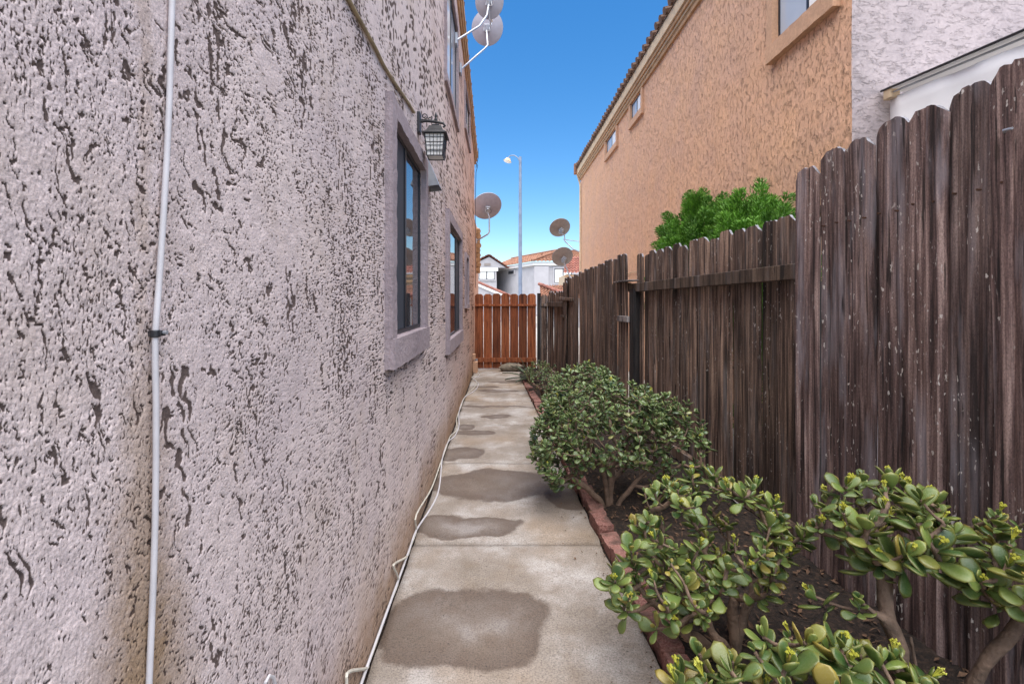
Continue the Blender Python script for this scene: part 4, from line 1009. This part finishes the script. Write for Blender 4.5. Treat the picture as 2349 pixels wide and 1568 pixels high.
# ------------------------------------------------------------------ distant houses
def tiled_roof(parent, a, b, c, d, mat, rows=10, cols=30, nm='roof'):
    """barrel tiles: corrugated, stepped surface between eave a-b and ridge d-c"""
    a, b, c, d = map(Vector, (a, b, c, d)); n = (b-a).cross(d-a).normalized()
    if n.z < 0: n = -n
    vs = []; fs = []; nc = cols*4
    for r in range(rows):
        for e_ in (0, 1):
            t = (r+e_)/rows; L0, L1 = a.lerp(d, t), b.lerp(c, t)
            for k in range(nc+1):
                s = k/nc; vs.append(L0.lerp(L1, s)+n*(.05*math.cos(2*math.pi*k/4)+(.05 if e_ == 0 else 0)))
    for r in range(rows*2-1):
        for k in range(nc): fs.append((r*(nc+1)+k, r*(nc+1)+k+1, (r+1)*(nc+1)+k+1, (r+1)*(nc+1)+k))
    return MB().add(vs, fs).build(nm, mat, parent)
def flat_window(parent, o, ux, w, h, nrm, nx=2, gy=3, gx=2, glassm=None):
    """framed window lying just proud of a wall: o lower-left corner, ux unit vector along the wall"""
    o, ux, nrm = Vector(o), Vector(ux), Vector(nrm); uz = Vector((0, 0, 1))
    def bx(mb, x0, x1, z0, z1, d0, d1):
        return mb.quadbox([o+ux*x0+uz*z0+nrm*d0, o+ux*x1+uz*z0+nrm*d0, o+ux*x1+uz*z1+nrm*d0, o+ux*x0+uz*z1+nrm*d0], None, nrm*(d1-d0))
    f = MB(); t = .12
    bx(f, -t, w+t, -t, 0, -.02, .10); bx(f, -t, w+t, h, h+t, -.02, .10); bx(f, -t, 0, 0, h, -.02, .10); bx(f, w, w+t, 0, h, -.02, .10)
    win = f.build('window', M['pale'], parent)
    g = MB(); bx(g, 0, w, 0, h, -.015, .015); g.build('pane', glassm or M['glassB'], win)
    k = MB()
    bx(k, 0, w, 0, .06, .016, .05); bx(k, 0, w, h-.06, h, .016, .05); bx(k, 0, .06, .061, h-.061, .016, .05); bx(k, w-.06, w, .061, h-.061, .016, .05); bx(k, w/2-.04, w/2+.04, .061, h-.061, .016, .05)
    k.build('casement', M['frame'], win)
    j = MB()
    for i in range(1, gy): z = h*i/gy; bx(j, .07, w-.07, z-.012, z+.012, .017, .03)
    for i in range(1, gx*2):
        if i == gx: continue
        x = w*i/(gx*2); bx(j, x-.012, x+.012, .07, h-.07, .018, .032)
    j.build('glazing_bar', M['white'], win); return win
# the long pale house
A = Vector((-.35, 50, 0)); B = Vector((3.25, 42, 0)); dirw = (B-A).normalized(); inn = Vector((-dirw.y, dirw.x, 0))
if inn.x < 0: inn = -inn
h1 = thing('townhouse', 'long pale rendered house with brown tiled hip roof, beyond the gate behind the lamp post', 'house', B)
D_ = 6.2; Zt = 4.85
A2 = A-dirw*2
wl_ = MB(); p = [A2, B, B+Vector((6.2, 0, 0)), A2+inn*D_]
wl_.quadbox([v_+Vector((0, 0, -.1)) for v_ in p], None, (0, 0, Zt+.1)); wl_.build('wall', M['pale'], h1)
co = MB(); ov = -inn*.18
co.quadbox([A2+ov+Vector((0, 0, Zt-.28)), B+ov+Vector((0, -.15, Zt-.28)), B+ov+Vector((0, -.15, Zt+.02)), A2+ov+Vector((0, 0, Zt+.02))], None, inn*.3)
co.quadbox([B+Vector((-.12, -.2, Zt-.28)), B+Vector((6.3, -.2, Zt-.28)), B+Vector((6.3, -.2, Zt+.03)), B+Vector((-.12, -.2, Zt+.03))], None, (0, .3, 0))
co.build('cornice', M['white'], h1)
rg1 = B+inn*2.9+Vector((.2, .6, 6.2)); rg0 = A2+inn*2.9+Vector((0, 0, 6.2)); zt = Vector((0, 0, Zt+.06))
e0, e1 = A2-inn*.3+zt, B-inn*.3+Vector((0, -.25, 0))+zt
tiled_roof(h1, e0, e1, rg1, rg0, M['tile'], 9, 30)
e2 = B+Vector((6.3, -.3, 0))+zt
tiled_roof(h1, e1, e2, rg1+Vector((1.2, .3, 0)), rg1, M['tile'], 8, 18)
MB().tube([e1+Vector((0, 0, .1)), rg1+Vector((0, 0, .08))], .11, 8).tube([rg0+Vector((0, 0, .06)), rg1+Vector((0, 0, .08))], .11, 8).build('ridge_tiles', M['tile'], h1)
MB().tube([at(1243, 578, 44.6)-Vector((0, 0, .5)), at(1243, 578, 44.6)], .09, 8).build('vent_pipe', M['tile'], h1)
nrm = -inn
t = .37
vp = A+(B-A)*t*.98; 
MB().quadbox([vp+Vector((0, 0, 3.95)), vp+dirw*1.7+Vector((0, 0, 3.95)), vp+dirw*1.7+Vector((0, 0, 4.45)), vp+Vector((0, 0, 4.45))], None, nrm*.09).build('vent_surround', M['pale'], h1)
MB().quadbox([vp+nrm*.091+dirw*.25+Vector((0, 0, 4.04)), vp+nrm*.091+dirw*1.45+Vector((0, 0, 4.04)), vp+nrm*.091+dirw*1.45+Vector((0, 0, 4.36)), vp+nrm*.091+dirw*.25+Vector((0, 0, 4.36))], None, nrm*.03).build('vent', M['frame'], h1)
flat_window(h1, B+Vector((1.85, -.005, 2.95)), (1, 0, 0), 1.6, 1.35, (0, -1, 0))
# bay block left of that window
MB().box((B.x-.02, B.y-.25, 0), (B.x+1.3, B.y-.01, 4.5)).build('bay', M['pale'], h1)
MB().box((B.x+1.5, B.y-1.0, 2.1), (B.x+6, B.y-.02, 2.35)).build('balcony_band', M['white'], h1)
# gabled house at far left of the gap
h2 = thing('townhouse', 'white gabled house with red tiled roof and gridded window, at the left of the gap', 'house', (-1.8, 46, 0))
MB().box((-4, 46, -.1), (-.25, 52, 4.6)).build('wall', M['pale'], h2)
MB().box((-4.1, 45.85, 4.3), (-.1, 45.99, 4.65)).build('cornice', M['white'], h2)
MB().quadbox([(-3.3, 45.9, 4.66), (.7, 45.9, 4.66), (-1.0, 45.9, 5.75)], None, (0, 6, 0)).build('gable', M['pale'], h2)
tiled_roof(h2, (-3.6, 45.6, 4.7), (-3.6, 52, 4.7), (-1.0, 52, 5.95), (-1.0, 45.6, 5.95), M['tile_red'], 7, 16)
tiled_roof(h2, (.95, 45.6, 4.62), (.95, 52, 4.62), (-1.0, 52, 5.95), (-1.0, 45.6, 5.95), M['tile_red'], 7, 16)
MB().box((-1.5, 45.84, 4.85), (-.85, 45.9, 5.1)).build('gable_vent', M['dishT'], h2)
flat_window(h2, (-2.05, 45.995, 3.45), (1, 0, 0), 1.6, 1.3, (0, -1, 0))
# low white building with a sloping red-capped parapet
h3 = thing('garage', 'low white building with red tiled sloping roof edge behind the gate', 'garage', (-.5, 30, 0))
MB().quadbox([(-3, 30, -.1), (1.6, 30, -.1), (1.6, 30, 1.2), (-1.45, 30, 2.5), (-3, 30, 2.5)], None, (0, 4, 0)).build('wall', M['pale'], h3)
MB().quadbox([(-1.55, 29.9, 2.34), (1.75, 29.9, .93), (1.75, 29.9, 1.12), (-1.55, 29.9, 2.53)], None, (0, 4.2, 0)).build('fascia', M['white'], h3)
for k in range(12):
    s = k/12; p0 = Vector((lerp(-1.6, 1.7, s), 29.95, lerp(2.62, 1.22, s))); p1 = Vector((lerp(-1.6, 1.7, s+.1), 29.95, lerp(2.62, 1.22, s+.1)))
    MB().tube([p0, p1], [.085, .10], 8).build('roof_tile', M['tile_red'], h3, smooth=True)
# low tiled roof at the right of the gap
h4 = thing('shed', 'low shed with tan tiled hip roof beyond the gate at the right of the gap', 'shed', (3.4, 24.5, 0))
MB().box((2.3, 23.6, -.1), (6.5, 27, 1.45)).build('wall', M['pale'], h4)
tiled_roof(h4, (2.1, 23.2, 1.42), (6.8, 23.2, 1.42), (5.4, 25.2, 2.16), (2.25, 25.2, 2.16), M['tile'], 6, 22)
for k in range(7):
    s = k/7; MB().tube([Vector((2.2, 25.2, 2.24)).lerp(Vector((3.6, 23.3, 1.60)), s), Vector((2.2, 25.2, 2.24)).lerp(Vector((3.6, 23.3, 1.60)), s+.16)], [.085, .11], 8).build('roof_tile', M['tile_red'], h4, smooth=True)
# house end with red verge behind the peach house
h5 = thing('townhouse', 'tan house corner with red tiled verge just left of the peach house', 'house', (4.6, 30, 0))
MB().box((4.45, 30, -.1), (8, 34, 3.05)).build('wall', M['fascia'], h5)
tiled_roof(h5, (4.2, 29.7, 3.1), (8, 29.7, 3.1), (8, 32, 4.4), (4.7, 32, 4.4), M['tile_red'], 7, 16)
for k in range(3): MB().box((4.3, 29.8-.01*k, 2.2+k*.33), (6, 29.99, 2.34+k*.33)).build('beam_end', M['mould'], h5)
